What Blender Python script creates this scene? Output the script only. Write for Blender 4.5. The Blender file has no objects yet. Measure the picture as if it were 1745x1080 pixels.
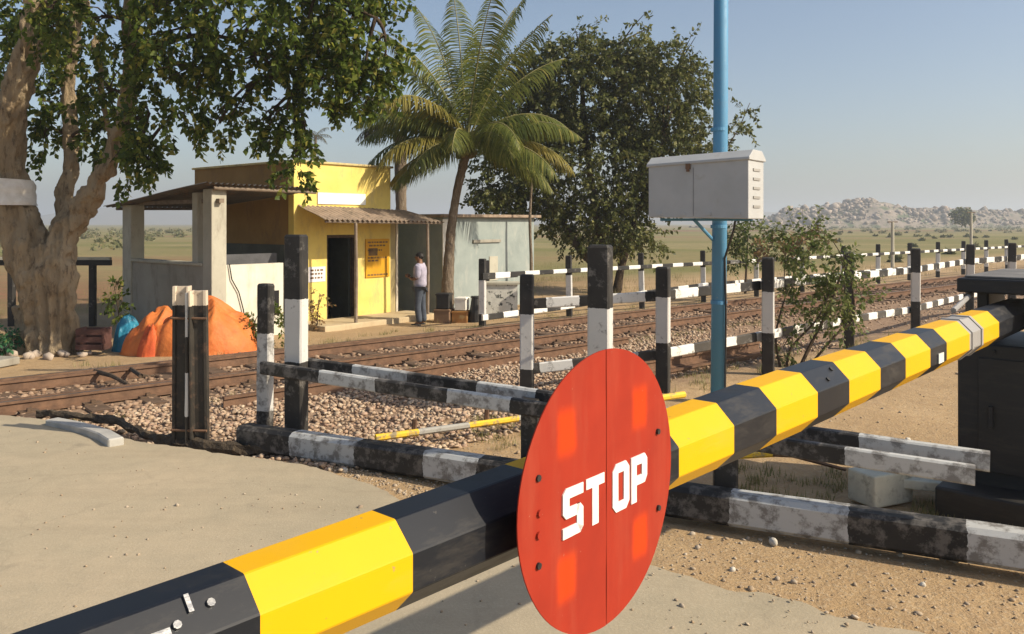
import bpy, math, random
import numpy as np
from mathutils import Vector, Matrix, noise as mnoise
R = math.radians
random.seed(7); rng = np.random.default_rng(7)
sc = bpy.context.scene
col = sc.collection
# ---------------------------------------------------------------- camera, sky, sun, exposure
HC = 2.1; F = 1400.0; CX = 872.5; YH = 380.0
cd = bpy.data.cameras.new('camera'); cam = bpy.data.objects.new('camera', cd); col.objects.link(cam)
cam.location = (0, 0, HC); cam.rotation_euler = (R(90), 0, 0)
cd.sensor_width = 36.0; cd.lens = F / 1745 * 36; cd.shift_y = -(540 - YH) / 1745
cd.clip_start = 0.05; cd.clip_end = 6000
sc.camera = cam
SUN_AZ = -17.0; SUN_EL = 35.0
w = bpy.data.worlds.new('World'); sc.world = w; w.use_nodes = True
nt = w.node_tree; bg = nt.nodes['Background']
sky = nt.nodes.new('ShaderNodeTexSky'); sky.sky_type = 'NISHITA'; sky.sun_disc = False
sky.sun_elevation = R(SUN_EL); sky.sun_rotation = R(90 - SUN_AZ)
sky.air_density = 1.0; sky.dust_density = 3.0; sky.ozone_density = 1.0; sky.altitude = 400
nt.links.new(sky.outputs[0], bg.inputs[0]); bg.inputs[1].default_value = 0.10
sl = bpy.data.lights.new('sun', 'SUN'); sl.energy = 4.5; sl.angle = R(0.55); sl.color = (1.0, 0.88, 0.69)
so = bpy.data.objects.new('sun', sl); col.objects.link(so)
sdir = Vector((math.cos(R(SUN_AZ)) * math.cos(R(SUN_EL)), math.sin(R(SUN_AZ)) * math.cos(R(SUN_EL)), math.sin(R(SUN_EL))))
so.rotation_euler = sdir.to_track_quat('Z', 'Y').to_euler(); so.location = (20, 0, 20)
sc.view_settings.view_transform = 'Standard'; sc.view_settings.look = 'None'
sc.view_settings.gamma = 1; sc.view_settings.use_curve_mapping = False
sc.view_settings.exposure = 0.5

# ---------------------------------------------------------------- helpers
def P(px, py, z=0.0):                       # point of height z seen at that place of the photograph
    Y = F * (HC - z) / (py - YH)
    return Vector(((px - CX) / F * Y, Y, z))
def PD(px, py, Y):                          # point at distance Y
    return Vector(((px - CX) / F * Y, Y, HC - (py - YH) / F * Y))
def tag(o, label=None, cat=None, group=None, kind=None):
    if label: o['label'] = label
    if cat: o['category'] = cat
    if group: o['group'] = group
    if kind: o['kind'] = kind
    return o
def empty(name, loc, label, cat, group=None):
    o = bpy.data.objects.new(name, None); col.objects.link(o); o.location = loc
    return tag(o, label, cat, group)
def par(o, parent):
    if parent is not None:
        p = Vector((0, 0, 0)); q = parent
        while q is not None:
            p += q.location; q = q.parent
        o.parent = parent; o.location = o.location - p
    return o
class MB:
    def __init__(s): s.v = []; s.f = []; s.m = []
    def add(s, vs, fs, mi=0):
        n = len(s.v); s.v += [tuple(v) for v in vs]; s.f += [tuple(n + i for i in f) for f in fs]; s.m += [mi] * len(fs)
    def box(s, c, size, M=None, mi=0):
        x, y, z = [d / 2 for d in size]; vs = []
        for a, b, cc in ((-x,-y,-z),(x,-y,-z),(x,y,-z),(-x,y,-z),(-x,-y,z),(x,-y,z),(x,y,z),(-x,y,z)):
            v = Vector((a, b, cc)); v = M @ v if M is not None else v
            vs.append(v + Vector(c))
        s.add(vs, [(0,3,2,1),(4,5,6,7),(0,1,5,4),(1,2,6,5),(2,3,7,6),(3,0,4,7)], mi)
    def prism(s, prof, p0, p1, up=(0,0,1), mi=0):    # profile (side, up) swept from p0 to p1
        p0 = Vector(p0); p1 = Vector(p1); d = (p1 - p0).normalized(); u = Vector(up)
        sd = d.cross(u).normalized(); u = sd.cross(d); n = len(prof)
        vs = [p0 + sd * a + u * b for a, b in prof] + [p1 + sd * a + u * b for a, b in prof]
        fs = [(i, (i + 1) % n, n + (i + 1) % n, n + i) for i in range(n)] + [tuple(range(n - 1, -1, -1)), tuple(range(n, 2 * n))]
        s.add(vs, fs, mi)
    def tube(s, pts, rads, seg=8, mi=0, cap=True, wob=0.0, sd=0):
        pts = [Vector(p) for p in pts]; n = len(pts); vs = []; fs = []
        prev = None
        for i, p in enumerate(pts):
            d = (pts[min(i + 1, n - 1)] - pts[max(i - 1, 0)]).normalized()
            if prev is None:
                a = d.cross(Vector((0.3, 0.1, 1))); a = a if a.length > .05 else d.cross(Vector((1, 0, 0))); a.normalize()
            else: a = (prev - d * prev.dot(d)).normalized()
            prev = a; b = d.cross(a)
            for k in range(seg):
                t = 2 * math.pi * k / seg
                r = rads[i] * (1 + (wob * (mnoise.noise(Vector((math.cos(t) * 1.5, math.sin(t) * 1.5, i * .5 + sd * 9))) if wob else 0)))
                vs.append(p + (a * math.cos(t) + b * math.sin(t)) * r)
        for i in range(n - 1):
            for k in range(seg):
                fs.append((i * seg + k, i * seg + (k + 1) % seg, (i + 1) * seg + (k + 1) % seg, (i + 1) * seg + k))
        if cap: fs += [tuple(range(seg - 1, -1, -1)), tuple(range((n - 1) * seg, n * seg))]
        s.add(vs, fs, mi)
    def build(s, name, mats, parent=None, org=None, smooth=False):
        org = Vector(org) if org is not None else (world_loc(parent) if parent is not None else Vector((0, 0, 0)))
        me = bpy.data.meshes.new(name); me.from_pydata([tuple(Vector(v) - org) for v in s.v], [], s.f)
        for m in (mats if isinstance(mats, (list, tuple)) else [mats]): me.materials.append(m)
        me.polygons.foreach_set('material_index', s.m)
        if smooth: me.polygons.foreach_set('use_smooth', [True] * len(s.f))
        me.update()
        o = bpy.data.objects.new(name, me); col.objects.link(o); o.location = org
        return par(o, parent)
def world_loc(q):
    p = Vector((0, 0, 0))
    while q is not None: p += q.location; q = q.parent
    return p
def cham(w, h, c):
    x, y = w / 2, h / 2
    return [(-x + c, -y), (x - c, -y), (x, -y + c), (x, y - c), (x - c, y), (-x + c, y), (-x, y - c), (-x, -y + c)]
def rough_end(me): pass
def member(name, p0, p1, wd, h, mat, parent=None, c=0.012, bow=0.0, cuts=1, seed=0):
    """timber or concrete piece: own X axis runs along it from p0 to p1, so paint bands follow it"""
    p0 = Vector(p0); p1 = Vector(p1); d = p1 - p0; L = d.length; d.normalize()
    up = Vector((0, 0, 1)) if abs(d.z) < .9 else Vector((0, 1, 0))
    ax = d; az = (up - d * up.dot(d)).normalized(); ay = az.cross(ax)
    prof = cham(wd, h, c); n = len(prof); vs = []; fs = []
    K = max(cuts, 1)
    for i in range(K + 1):
        t = i / K
        for k, (a, b) in enumerate(prof):
            j = 0.004 * mnoise.noise(Vector((t * L * 3 + seed * 7, k * 2.3, seed)))
            vs.append((t * L, a + j + bow * math.sin(math.pi * t), b + j * 1.5))
    for i in range(K):
        for k in range(n):
            fs.append((i * n + k, i * n + (k + 1) % n, (i + 1) * n + (k + 1) % n, (i + 1) * n + k))
    fs += [tuple(range(n - 1, -1, -1)), tuple(range(K * n, (K + 1) * n))]
    fs = [tuple(reversed(f)) for f in fs]
    me = bpy.data.meshes.new(name); me.from_pydata(vs, [], fs); me.materials.append(mat); me.update()
    o = bpy.data.objects.new(name, me); col.objects.link(o)
    o.rotation_euler = Matrix((ax, ay, az)).transposed().to_euler(); o.location = p0
    return par(o, parent)
def np_mesh(name, V, Fc, mats, parent=None, smooth=False, org=None, mi=None):
    """V (n,3) array, Fc (m,k) array of faces of one size"""
    me = bpy.data.meshes.new(name); n = len(V); m, k = Fc.shape
    if org is None: org = world_loc(parent) if parent is not None else Vector((0, 0, 0))
    V = V - np.array(org)[None, :]
    me.vertices.add(n); me.vertices.foreach_set('co', V.astype(np.float32).ravel())
    me.loops.add(m * k); me.loops.foreach_set('vertex_index', Fc.astype(np.int32).ravel())
    me.polygons.add(m); me.polygons.foreach_set('loop_start', np.arange(0, m * k, k, dtype=np.int32))
    me.polygons.foreach_set('loop_total', np.full(m, k, dtype=np.int32))
    for mm in (mats if isinstance(mats, (list, tuple)) else [mats]): me.materials.append(mm)
    if mi is not None: me.polygons.foreach_set('material_index', mi.astype(np.int32))
    if smooth: me.polygons.foreach_set('use_smooth', [True] * m)
    me.update(calc_edges=True); me.validate()
    o = bpy.data.objects.new(name, me); col.objects.link(o); o.location = org
    return par(o, parent)
ICO = None
def ico():
    t = (1 + 5 ** .5) / 2
    v = np.array([(-1,t,0),(1,t,0),(-1,-t,0),(1,-t,0),(0,-1,t),(0,1,t),(0,-1,-t),(0,1,-t),(t,0,-1),(t,0,1),(-t,0,-1),(-t,0,1)], float)
    v /= np.linalg.norm(v[0])
    f = np.array([(0,11,5),(0,5,1),(0,1,7),(0,7,10),(0,10,11),(1,5,9),(5,11,4),(11,10,2),(10,7,6),(7,1,8),(3,9,4),(3,4,2),(3,2,6),(3,6,8),(3,8,9),(4,9,5),(2,4,11),(6,2,10),(8,6,7),(9,8,1)])
    return v, f
def stones(name, C, S, mats, parent=None, flat=0.6, smooth=False, mi=None):
    v, f = ico(); n = len(C)
    a = rng.uniform(0, 6.28, n); ca, sa = np.cos(a), np.sin(a)
    V = v[None] * (1 + rng.uniform(-.33, .33, (n, 12, 1))) * S[:, None, None]
    V = V * np.stack([rng.uniform(.8, 1.3, n), rng.uniform(.7, 1.1, n), rng.uniform(flat * .7, flat * 1.3, n)], 1)[:, None, :]
    tl = rng.uniform(-.5, .5, n); ct, st = np.cos(tl)[:, None], np.sin(tl)[:, None]
    x, y, z = V[..., 0], V[..., 1], V[..., 2]
    y, z = y * ct - z * st, y * st + z * ct
    X = x * ca[:, None] - y * sa[:, None]; Y = x * sa[:, None] + y * ca[:, None]
    V = np.stack([X, Y, z], -1) + C[:, None, :]
    Fc = f[None] + (np.arange(n) * 12)[:, None, None]
    return np_mesh(name, V.reshape(-1, 3), Fc.reshape(-1, 3), mats, parent, smooth, mi=None if mi is None else np.repeat(mi, 20))

# ---------------------------------------------------------------- materials
def newmat(name):
    m = bpy.data.materials.new(name); m.use_nodes = True
    return m, m.node_tree, m.node_tree.nodes['Principled BSDF']
def N(nt, t, **k):
    n = nt.nodes.new(t)
    for a, b in k.items(): setattr(n, a, b)
    return n
def c4(c): return (c[0], c[1], c[2], 1)
def noise_fac(nt, scale, detail=6, rough=.6, lo=.35, hi=.65, coord='Object', stretch=None, seed=0.0):
    tc = N(nt, 'ShaderNodeTexCoord'); src = tc.outputs[coord]
    mp = N(nt, 'ShaderNodeMapping'); nt.links.new(src, mp.inputs[0]); mp.inputs['Location'].default_value = (seed, seed * 1.7, seed * .3)
    if stretch: mp.inputs['Scale'].default_value = stretch
    no = N(nt, 'ShaderNodeTexNoise'); no.inputs['Scale'].default_value = scale; no.inputs['Detail'].default_value = detail; no.inputs['Roughness'].default_value = rough
    nt.links.new(mp.outputs[0], no.inputs['Vector'])
    mr = N(nt, 'ShaderNodeMapRange'); mr.inputs[1].default_value = lo; mr.inputs[2].default_value = hi
    nt.links.new(no.outputs[0], mr.inputs[0])
    return mr.outputs[0], no.outputs[0]
def mix(nt, fac, a, b):
    m = N(nt, 'ShaderNodeMix', data_type='RGBA')
    if hasattr(fac, 'links'): nt.links.new(fac, m.inputs[0])
    else: m.inputs[0].default_value = fac
    for s, x in ((m.inputs[6], a), (m.inputs[7], b)):
        if hasattr(x, 'links'): nt.links.new(x, s)
        else: s.default_value = c4(x)
    return m.outputs[2]
def math_(nt, op, a, b=None, c=None):
    m = N(nt, 'ShaderNodeMath', operation=op)
    for i, x in enumerate((a, b, c)):
        if x is None: continue
        if hasattr(x, 'links'): nt.links.new(x, m.inputs[i])
        else: m.inputs[i].default_value = x
    return m.outputs[0]
def bump(nt, bs, h, strength=.3, dist=.02):
    b = N(nt, 'ShaderNodeBump'); b.inputs['Strength'].default_value = strength; b.inputs['Distance'].default_value = dist
    nt.links.new(h, b.inputs['Height']); nt.links.new(b.outputs[0], bs.inputs['Normal'])
def pm(name, c1, c2=None, scale=3., rough=.8, bs=.3, bscale=30., bdist=.02, metal=0., spec=.3, c3=None, s3=12., lo3=.55, hi3=.7, stretch=None, coord='Object', lo=.35, hi=.65):
    m, nt, b = newmat(name)
    b.inputs['Roughness'].default_value = rough; b.inputs['Metallic'].default_value = metal; b.inputs['Specular IOR Level'].default_value = spec
    f1, _ = noise_fac(nt, scale, stretch=stretch, coord=coord, lo=lo, hi=hi)
    c = mix(nt, f1, c1, c2 or tuple(x * .75 for x in c1))
    if c3:
        f3, _ = noise_fac(nt, s3, lo=lo3, hi=hi3, seed=5., stretch=stretch, coord=coord); c = mix(nt, f3, c, c3)
    nt.links.new(c, b.inputs['Base Color'])
    if bs:
        _, h = noise_fac(nt, bscale, seed=2., stretch=stretch, coord=coord); bump(nt, b, h, bs, bdist)
    return m
BLK = (.012, .012, .013); WHT = (.58, .57, .545); YEL = (.82, .54, .012)
def bands(name, L, stops, cols, wear=.25, wearcol=(.16, .15, .14), rough=.6, wob=.02, axis=0, x0=0., wscale=9., spec=.35, bs=.35, wear2=None):
    """paint in bands along the piece: stops = list of (metre, colour index)"""
    m, nt, b = newmat(name); b.inputs['Roughness'].default_value = rough; b.inputs['Specular IOR Level'].default_value = spec
    tc = N(nt, 'ShaderNodeTexCoord'); sp = N(nt, 'ShaderNodeSeparateXYZ'); nt.links.new(tc.outputs['Object'], sp.inputs[0])
    _, n1 = noise_fac(nt, 14., detail=3)
    off = math_(nt, 'MULTIPLY_ADD', n1, wob * 2, -wob)
    x = math_(nt, 'ADD', sp.outputs[axis], off); x = math_(nt, 'SUBTRACT', x, x0); x = math_(nt, 'DIVIDE', x, L)
    r = N(nt, 'ShaderNodeValToRGB'); r.color_ramp.interpolation = 'CONSTANT'
    els = r.color_ramp.elements
    els[0].position = 0; els[0].color = c4(cols[stops[0][1]])
    first = True
    for s, ci in stops[1:]:
        p = min(max(s / L, 0.0001), 1)
        if first: els[1].position = p; els[1].color = c4(cols[ci]); first = False
        else: e = els.new(p); e.color = c4(cols[ci])
    if first: els[1].position = 1; els[1].color = c4(cols[stops[0][1]])
    nt.links.new(x, r.inputs[0])
    fw, nw = noise_fac(nt, wscale, detail=9, rough=.7, lo=.66 - wear * .5, hi=.74 - wear * .4)
    c = mix(nt, math_(nt, 'MULTIPLY', fw, .85), r.outputs[0], wearcol)
    fd, _ = noise_fac(nt, 2.5, detail=5, lo=.3, hi=.8, seed=3.); c = mix(nt, math_(nt, 'MULTIPLY', fd, .18), c, wear2 or (.22, .19, .15))
    nt.links.new(c, b.inputs['Base Color'])
    bump(nt, b, nw, bs, .01)
    return m
def periodic(L, per, first=0, phase=0.):
    st = [(0, first)]; x = per - phase; i = 1 - first
    while x < L and len(st) < 31: st.append((x, i)); x += per; i = 1 - i
    return st
def leafmat(name, c1, c2, c3=None, trans=.35, rough=.5):
    m, nt, b = newmat(name)
    g = N(nt, 'ShaderNodeNewGeometry'); r = N(nt, 'ShaderNodeValToRGB')
    e = r.color_ramp.elements; e[0].color = c4(c1); e[1].color = c4(c2)
    e[1].position = .8
    if c3: x = e.new(.96); x.color = c4(c3)
    nt.links.new(g.outputs['Random Per Island'], r.inputs[0])
    nt.links.new(r.outputs[0], b.inputs['Base Color']); b.inputs['Roughness'].default_value = rough; b.inputs['Specular IOR Level'].default_value = .3
    t = N(nt, 'ShaderNodeBsdfTranslucent'); nt.links.new(r.outputs[0], t.inputs[0])
    ms = N(nt, 'ShaderNodeMixShader'); ms.inputs[0].default_value = trans
    nt.links.new(b.outputs[0], ms.inputs[1]); nt.links.new(t.outputs[0], ms.inputs[2])
    nt.links.new(ms.outputs[0], nt.nodes['Material Output'].inputs[0])
    return m
def rockmat(name, cs, rough=.9):
    m, nt, b = newmat(name); g = N(nt, 'ShaderNodeNewGeometry'); r = N(nt, 'ShaderNodeValToRGB'); e = r.color_ramp.elements
    e[0].color = c4(cs[0]); e[1].color = c4(cs[-1])
    for i, c in enumerate(cs[1:-1]): x = e.new((i + 1) / (len(cs) - 1)); x.color = c4(c)
    nt.links.new(g.outputs['Random Per Island'], r.inputs[0])
    f, n = noise_fac(nt, 40., lo=.3, hi=.8); c = mix(nt, math_(nt, 'MULTIPLY', f, .35), r.outputs[0], (.16, .13, .1))
    nt.links.new(c, b.inputs['Base Color']); b.inputs['Roughness'].default_value = rough; b.inputs['Specular IOR Level'].default_value = .2
    return m
# track frame: u runs along the rails, nn across them
U = Vector((.752, .659, 0)); NN = Vector((-.659, .752, 0))
def T(m, n, z=0.): return U * m + NN * n + Vector((0, 0, z))
def smooth(a, b, x):
    t = min(max((x - a) / (b - a), 0), 1); return t * t * (3 - 2 * t)
def ground_z(x, y):
    n = -.659 * x + .752 * y
    z = -.03 - .11 * smooth(6.6, 8.2, n) - .06 * smooth(13.6, 15.2, n) + .14 * math.exp(-((n - 13.5) / .45) ** 2) * 0
    z += .02 * mnoise.noise(Vector((x * .9, y * .9, 3.)))
    return z
# ---------------------------------------------------------------- ground, road, fields, hills
def ground_material():
    m, nt, b = newmat('dirt_and_fields'); b.inputs['Roughness'].default_value = .95; b.inputs['Specular IOR Level'].default_value = .12
    g = N(nt, 'ShaderNodeNewGeometry'); sp = N(nt, 'ShaderNodeSeparateXYZ'); nt.links.new(g.outputs['Position'], sp.inputs[0])
    x, y = sp.outputs[0], sp.outputs[1]
    n = math_(nt, 'ADD', math_(nt, 'MULTIPLY', x, -.659), math_(nt, 'MULTIPLY', y, .752))
    f1, n1 = noise_fac(nt, .9, detail=9, rough=.65); f2, n2 = noise_fac(nt, 9., detail=8, rough=.7, lo=.42, hi=.68)
    f3, n3 = noise_fac(nt, 45., detail=4, lo=.5, hi=.7)
    sand = mix(nt, f1, (.45, .315, .175), (.37, .25, .13)); sand = mix(nt, math_(nt, 'MULTIPLY', f2, .6), sand, (.30, .20, .115)); sand = mix(nt, math_(nt, 'MULTIPLY', f3, .5), sand, (.50, .42, .30))
    ball = mix(nt, f2, (.33, .23, .155), (.19, .12, .08))
    # fields: strips that run across the land
    tc = N(nt, 'ShaderNodeMapping'); nt.links.new(g.outputs['Position'], tc.inputs[0]); tc.inputs['Scale'].default_value = (.006, .022, 1); tc.inputs['Rotation'].default_value = (0, 0, .12)
    fn = N(nt, 'ShaderNodeTexNoise'); fn.inputs['Scale'].default_value = 1.; fn.inputs['Detail'].default_value = 5; nt.links.new(tc.outputs[0], fn.inputs['Vector'])
    r = N(nt, 'ShaderNodeValToRGB'); e = r.color_ramp.elements; e[0].position = .35; e[0].color = (.24, .13, .075, 1); e[1].position = .7; e[1].color = (.14, .15, .055, 1)
    for p, c in ((.43, (.26, .205, .10)), (.5, (.18, .17, .06)), (.56, (.29, .235, .115))): q = e.new(p); q.color = c4(c)
    nt.links.new(fn.outputs[0], r.inputs[0])
    f4, n4 = noise_fac(nt, 1.6, detail=10, rough=.75, lo=.4, hi=.62)
    fld = mix(nt, math_(nt, 'MULTIPLY', f4, .55), r.outputs[0], (.145, .14, .055))
    nj = math_(nt, 'ADD', n, math_(nt, 'MULTIPLY', math_(nt, 'SUBTRACT', n1, .5), 3.0))
    def step(a, bb):
        mr = N(nt, 'ShaderNodeMapRange'); mr.inputs[1].default_value = a; mr.inputs[2].default_value = bb; nt.links.new(nj, mr.inputs[0]); return mr.outputs[0]
    c = mix(nt, step(6.3, 7.4), sand, ball); c = mix(nt, step(13.3, 14.0), c, sand); c = mix(nt, step(19, 24), c, fld)
    nt.links.new(c, b.inputs['Base Color'])
    h = math_(nt, 'ADD', n2, math_(nt, 'MULTIPLY', n3, .5)); bump(nt, b, h, .7, .03)
    return m
M_GROUND = ground_material()
def axis_pts(a, b, near, step, grow):
    out = []; x = 0.; s = step
    while x < b:
        out.append(x); 
        if x > near: s *= grow
        x += s
    out.append(b); neg = []; x = 0.; s = step
    while x < -a:
        if x > 0: neg.append(-x)
        if x > near: s *= grow
        x += s
    neg.append(a)
    return sorted(neg) + out
gx = axis_pts(-3500, 3500, 9, .16, 1.16); gy = [v for v in axis_pts(-60, 5000, 17, .16, 1.16)]
V = np.array([(x, y, ground_z(x, y) if abs(x) < 60 and y < 90 else -.2) for y in gy for x in gx])
near = (np.abs(V[:, 0]) < 12) & (V[:, 1] < 20)
nx = len(gx); Fc = np.array([(j * nx + i, j * nx + i + 1, (j + 1) * nx + i + 1, (j + 1) * nx + i) for j in range(len(gy) - 1) for i in range(nx - 1)])
tag(np_mesh('ground', V, Fc, M_GROUND, smooth=True), 'sandy trackside ground running out into olive and brown fields', None, None, 'structure')

# road sheet: concrete dusted with sand
def road_material():
    m, nt, b = newmat('dusty_concrete_road'); b.inputs['Roughness'].default_value = .9; b.inputs['Specular IOR Level'].default_value = .15
    f1, n1 = noise_fac(nt, .55, detail=8, rough=.6, lo=.38, hi=.62); f2, n2 = noise_fac(nt, 5., detail=9, rough=.75, lo=.45, hi=.7); f3, n3 = noise_fac(nt, 60., detail=5, lo=.52, hi=.72)
    c = mix(nt, f1, (.355, .305, .215), (.42, .345, .24)); c = mix(nt, math_(nt, 'MULTIPLY', f2, .45), c, (.29, .25, .18)); c = mix(nt, math_(nt, 'MULTIPLY', f3, .45), c, (.49, .43, .32))
    f5, n5 = noise_fac(nt, 1.7, detail=3, lo=.66, hi=.74, seed=8., stretch=(1, 1.8, 1)); c = mix(nt, math_(nt, 'MULTIPLY', f5, .45), c, (.19, .165, .125))
    ft, _ = noise_fac(nt, .9, detail=6, rough=.6, lo=.5, hi=.72, seed=21., stretch=(.35, 2.6, 1)); c = mix(nt, math_(nt, 'MULTIPLY', ft, .38), c, (.27, .225, .155))
    fo, _ = noise_fac(nt, 3.2, detail=4, lo=.70, hi=.78, seed=31., stretch=(1, 2.2, 1)); c = mix(nt, math_(nt, 'MULTIPLY', fo, .5), c, (.14, .115, .085))
    vo = N(nt, 'ShaderNodeTexVoronoi', feature='DISTANCE_TO_EDGE'); vo.inputs['Scale'].default_value = .55
    tc = N(nt, 'ShaderNodeTexCoord'); va = N(nt, 'ShaderNodeVectorMath', operation='MULTIPLY_ADD'); nz = N(nt, 'ShaderNodeTexNoise'); nz.inputs['Scale'].default_value = 3; nz.inputs['Detail'].default_value = 8
    nt.links.new(tc.outputs['Object'], nz.inputs['Vector']); nt.links.new(nz.outputs['Color'], va.inputs[0]); va.inputs[1].default_value = (.5, .5, .5); nt.links.new(tc.outputs['Object'], va.inputs[2]); nt.links.new(va.outputs[0], vo.inputs['Vector'])
    mr = N(nt, 'ShaderNodeMapRange'); mr.inputs[1].default_value = .0; mr.inputs[2].default_value = .012; mr.inputs[3].default_value = .16; mr.inputs[4].default_value = 0; nt.links.new(vo.outputs[0], mr.inputs[0])
    c = mix(nt, mr.outputs[0], c, (.2, .165, .12))
    nt.links.new(c, b.inputs['Base Color']); h = math_(nt, 'ADD', math_(nt, 'MULTIPLY', n2, .6), math_(nt, 'MULTIPLY', n3, .5)); bump(nt, b, h, .45, .012)
    return m
M_ROAD = road_material()
edge_px = [(0, 707), (60, 709), (130, 722), (210, 748), (300, 763), (430, 779), (560, 806), (700, 852), (830, 895), (960, 925), (1160, 978), (1400, 1035), (1745, 1110), (2100, 1180)]
edge = [Vector((-16, 13.5, .02))] + [P(a, b, .02) for a, b in edge_px] + [Vector((9, .8, .02))]
ed = []
for i in range(len(edge) - 1):
    for k in range(14):
        p = edge[i].lerp(edge[i + 1], k / 14); j = mnoise.noise(p * 2.2) * .10 + mnoise.noise(p * 9) * .035
        ed.append(p + Vector((j * .4, j, 0)))
rm = MB(); nE = len(ed); inner = [Vector((p.x * .98, p.y - .5, .03)) for p in ed]; low = [Vector((p.x, -7, .035)) for p in ed]; skirt = [Vector((p.x, p.y + .03, -.06)) for p in ed]
rm.add(skirt + ed + inner + low, [(r * nE + i, r * nE + i + 1, (r + 1) * nE + i + 1, (r + 1) * nE + i)[::-1] for r in range(3) for i in range(nE - 1)])
tag(rm.build('road', M_ROAD, smooth=False), 'dusty sunlit concrete road surface in the foreground', None, None, 'structure')

# pebbles and clods on the verge
def scatter_px(n, poly):      # random ground points inside quadrilateral of world points
    a, b, c, d = [np.array((p.x, p.y)) for p in poly]
    s = rng.uniform(0, 1, (n, 1)); t = rng.uniform(0, 1, (n, 1))
    return (a * (1 - s) + b * s) * (1 - t) + (d * (1 - s) + c * s) * t
M_PEB = rockmat('pebble_stone', [(.42, .33, .23), (.33, .24, .15), (.5, .42, .32), (.26, .19, .13)])
def gz_arr(A): return np.array([ground_z(x, y) for x, y in A])
pts = np.concatenate([scatter_px(1500, [P(540, 800), P(960, 930), P(960, 830), P(540, 780)]), scatter_px(800, [P(1130, 985), P(1800, 1120), P(1800, 880), P(1130, 850)]),
                      scatter_px(260, [P(1240, 760), P(1640, 760), P(1640, 620), P(1400, 640)]), scatter_px(500, [P(600, 760), P(900, 780), P(900, 700), P(640, 735)])])
S = rng.gamma(1.5, .0032, len(pts)) + .0025; S[rng.random(len(pts)) < .03] *= 2.6
C3 = np.column_stack([pts, gz_arr(pts) + S * .25 + .0])
tag(stones('pebbles', C3, S, M_PEB), 'loose pebbles and clods scattered on the sandy verge', 'pebbles', None, 'stuff')
pr = scatter_px(260, [P(-20, 1040), P(1700, 1120), P(1300, 1010), P(0, 730)])
S = rng.gamma(1.5, .0035, len(pr)) + .002
tag(stones('road_grit', np.column_stack([pr, np.full(len(pr), .034)]), S, M_PEB), 'fine grit lying on the dusty road', 'grit', None, 'stuff')

# ballast: crushed stone
M_BAL = rockmat('ballast_stone', [(.46, .33, .22), (.32, .22, .15), (.52, .39, .27), (.38, .25, .175), (.27, .19, .13), (.58, .47, .34), (.42, .28, .20)])
def strip(nb, m0, m1, n0, n1): return np.column_stack([rng.uniform(m0, m1, nb), rng.uniform(n0, n1, nb)])
def toxy(mn): return mn[:, :1] * np.array([[U.x, U.y]]) + mn[:, 1:] * np.array([[NN.x, NN.y]])
mn = np.concatenate([strip(16500, 1.2, 14, 7.0, 10.4), strip(1600, 14, 34, 7.6, 10.4), strip(1300, 3.2, 8, 6.2, 7.0)])
xy = toxy(mn); S = rng.uniform(.015, .036, len(xy))
# keep the road clear
rc = np.array([(p.x, p.y) for p in ed])
ye = np.interp(xy[:, 0], rc[:, 0], rc[:, 1]); keep = xy[:, 1] > ye + .12
xy = xy[keep]; S = S[keep]
C3 = np.column_stack([xy, gz_arr(xy) + S * rng.uniform(-.1, 1.1, len(S))])
tag(stones('ballast', C3, S, M_BAL), 'pinkish tan crushed stone heaped beside the railway track', 'ballast', None, 'stuff')
M_BAL2 = rockmat('rusty_ballast_stone', [(.28, .18, .12), (.20, .125, .08), (.34, .23, .155), (.40, .29, .20)])
mn = np.concatenate([strip(6500, .5, 20, 10.2, 13.6), strip(1500, 20, 40, 10.2, 13.6), strip(700, -2, .5, 10.2, 13.6)]); xy = toxy(mn); S = rng.uniform(.022, .048, len(xy))
C3 = np.column_stack([xy, gz_arr(xy) + S * .35])
tag(stones('track_ballast', C3, S, M_BAL2), 'rust stained ballast between the rails', 'ballast', None, 'stuff')

# hills
def ridge(name, x0, x1, y0, dy, hfun, mat, nxx=220, nyy=26):
    V = []; 
    for j in range(nyy):
        for i in range(nxx):
            x = x0 + (x1 - x0) * i / (nxx - 1); t = j / (nyy - 1); y = y0 + dy * t
            prof = math.sin(math.pi * t) ** .8
            V.append((x, y, -.6 + hfun(x) * prof * (1 + .25 * mnoise.noise(Vector((x * .05, y * .05, 1.)))) + prof * 1.2 * mnoise.noise(Vector((x * .12, y * .12, 4.)))))
    Fc = np.array([(j * nxx + i, j * nxx + i + 1, (j + 1) * nxx + i + 1, (j + 1) * nxx + i) for j in range(nyy - 1) for i in range(nxx - 1)])
    return np_mesh(name, np.array(V), Fc, mat, smooth=True)
M_HILL = pm('rocky_hill_ground', (.25, .21, .16), (.33, .27, .22), scale=.08, rough=.95, bs=.4, bscale=.5, bdist=.8, c3=(.10, .12, .06), s3=.15, lo3=.5, hi3=.6)
def hr(x):     # at 430 m: px = 872 + 1400*x/430
    px = CX + F * x / 430; k = 430 / F
    pts = [(1180, 2), (1300, 10), (1340, 30), (1400, 35), (1440, 41), (1470, 48), (1500, 39), (1560, 30), (1620, 30), (1700, 28), (1745, 26), (1900, 30), (2100, 14), (2300, 4)]
    return np.interp(px, [p[0] for p in pts], [p[1] for p in pts]) * k
h = ridge('rocky_hill', 95, 440, 400, 60, hr, M_HILL); tag(h, 'low boulder strewn hill on the horizon', None, None, 'structure')
M_BOULD = rockmat('granite_boulder', [(.30, .245, .20), (.40, .33, .27), (.22, .18, .15), (.46, .385, .32), (.14, .13, .10), (.34, .27, .22)])
nb = 2300; bx = rng.uniform(128, 330, nb); tt = rng.uniform(.04, .62, nb)
bz = np.array([hr(x) * math.sin(math.pi * t) ** .8 for x, t in zip(bx, tt)]) - .5; by = 400 + 60 * tt
S = rng.gamma(1.6, .34, nb) + .2
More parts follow.
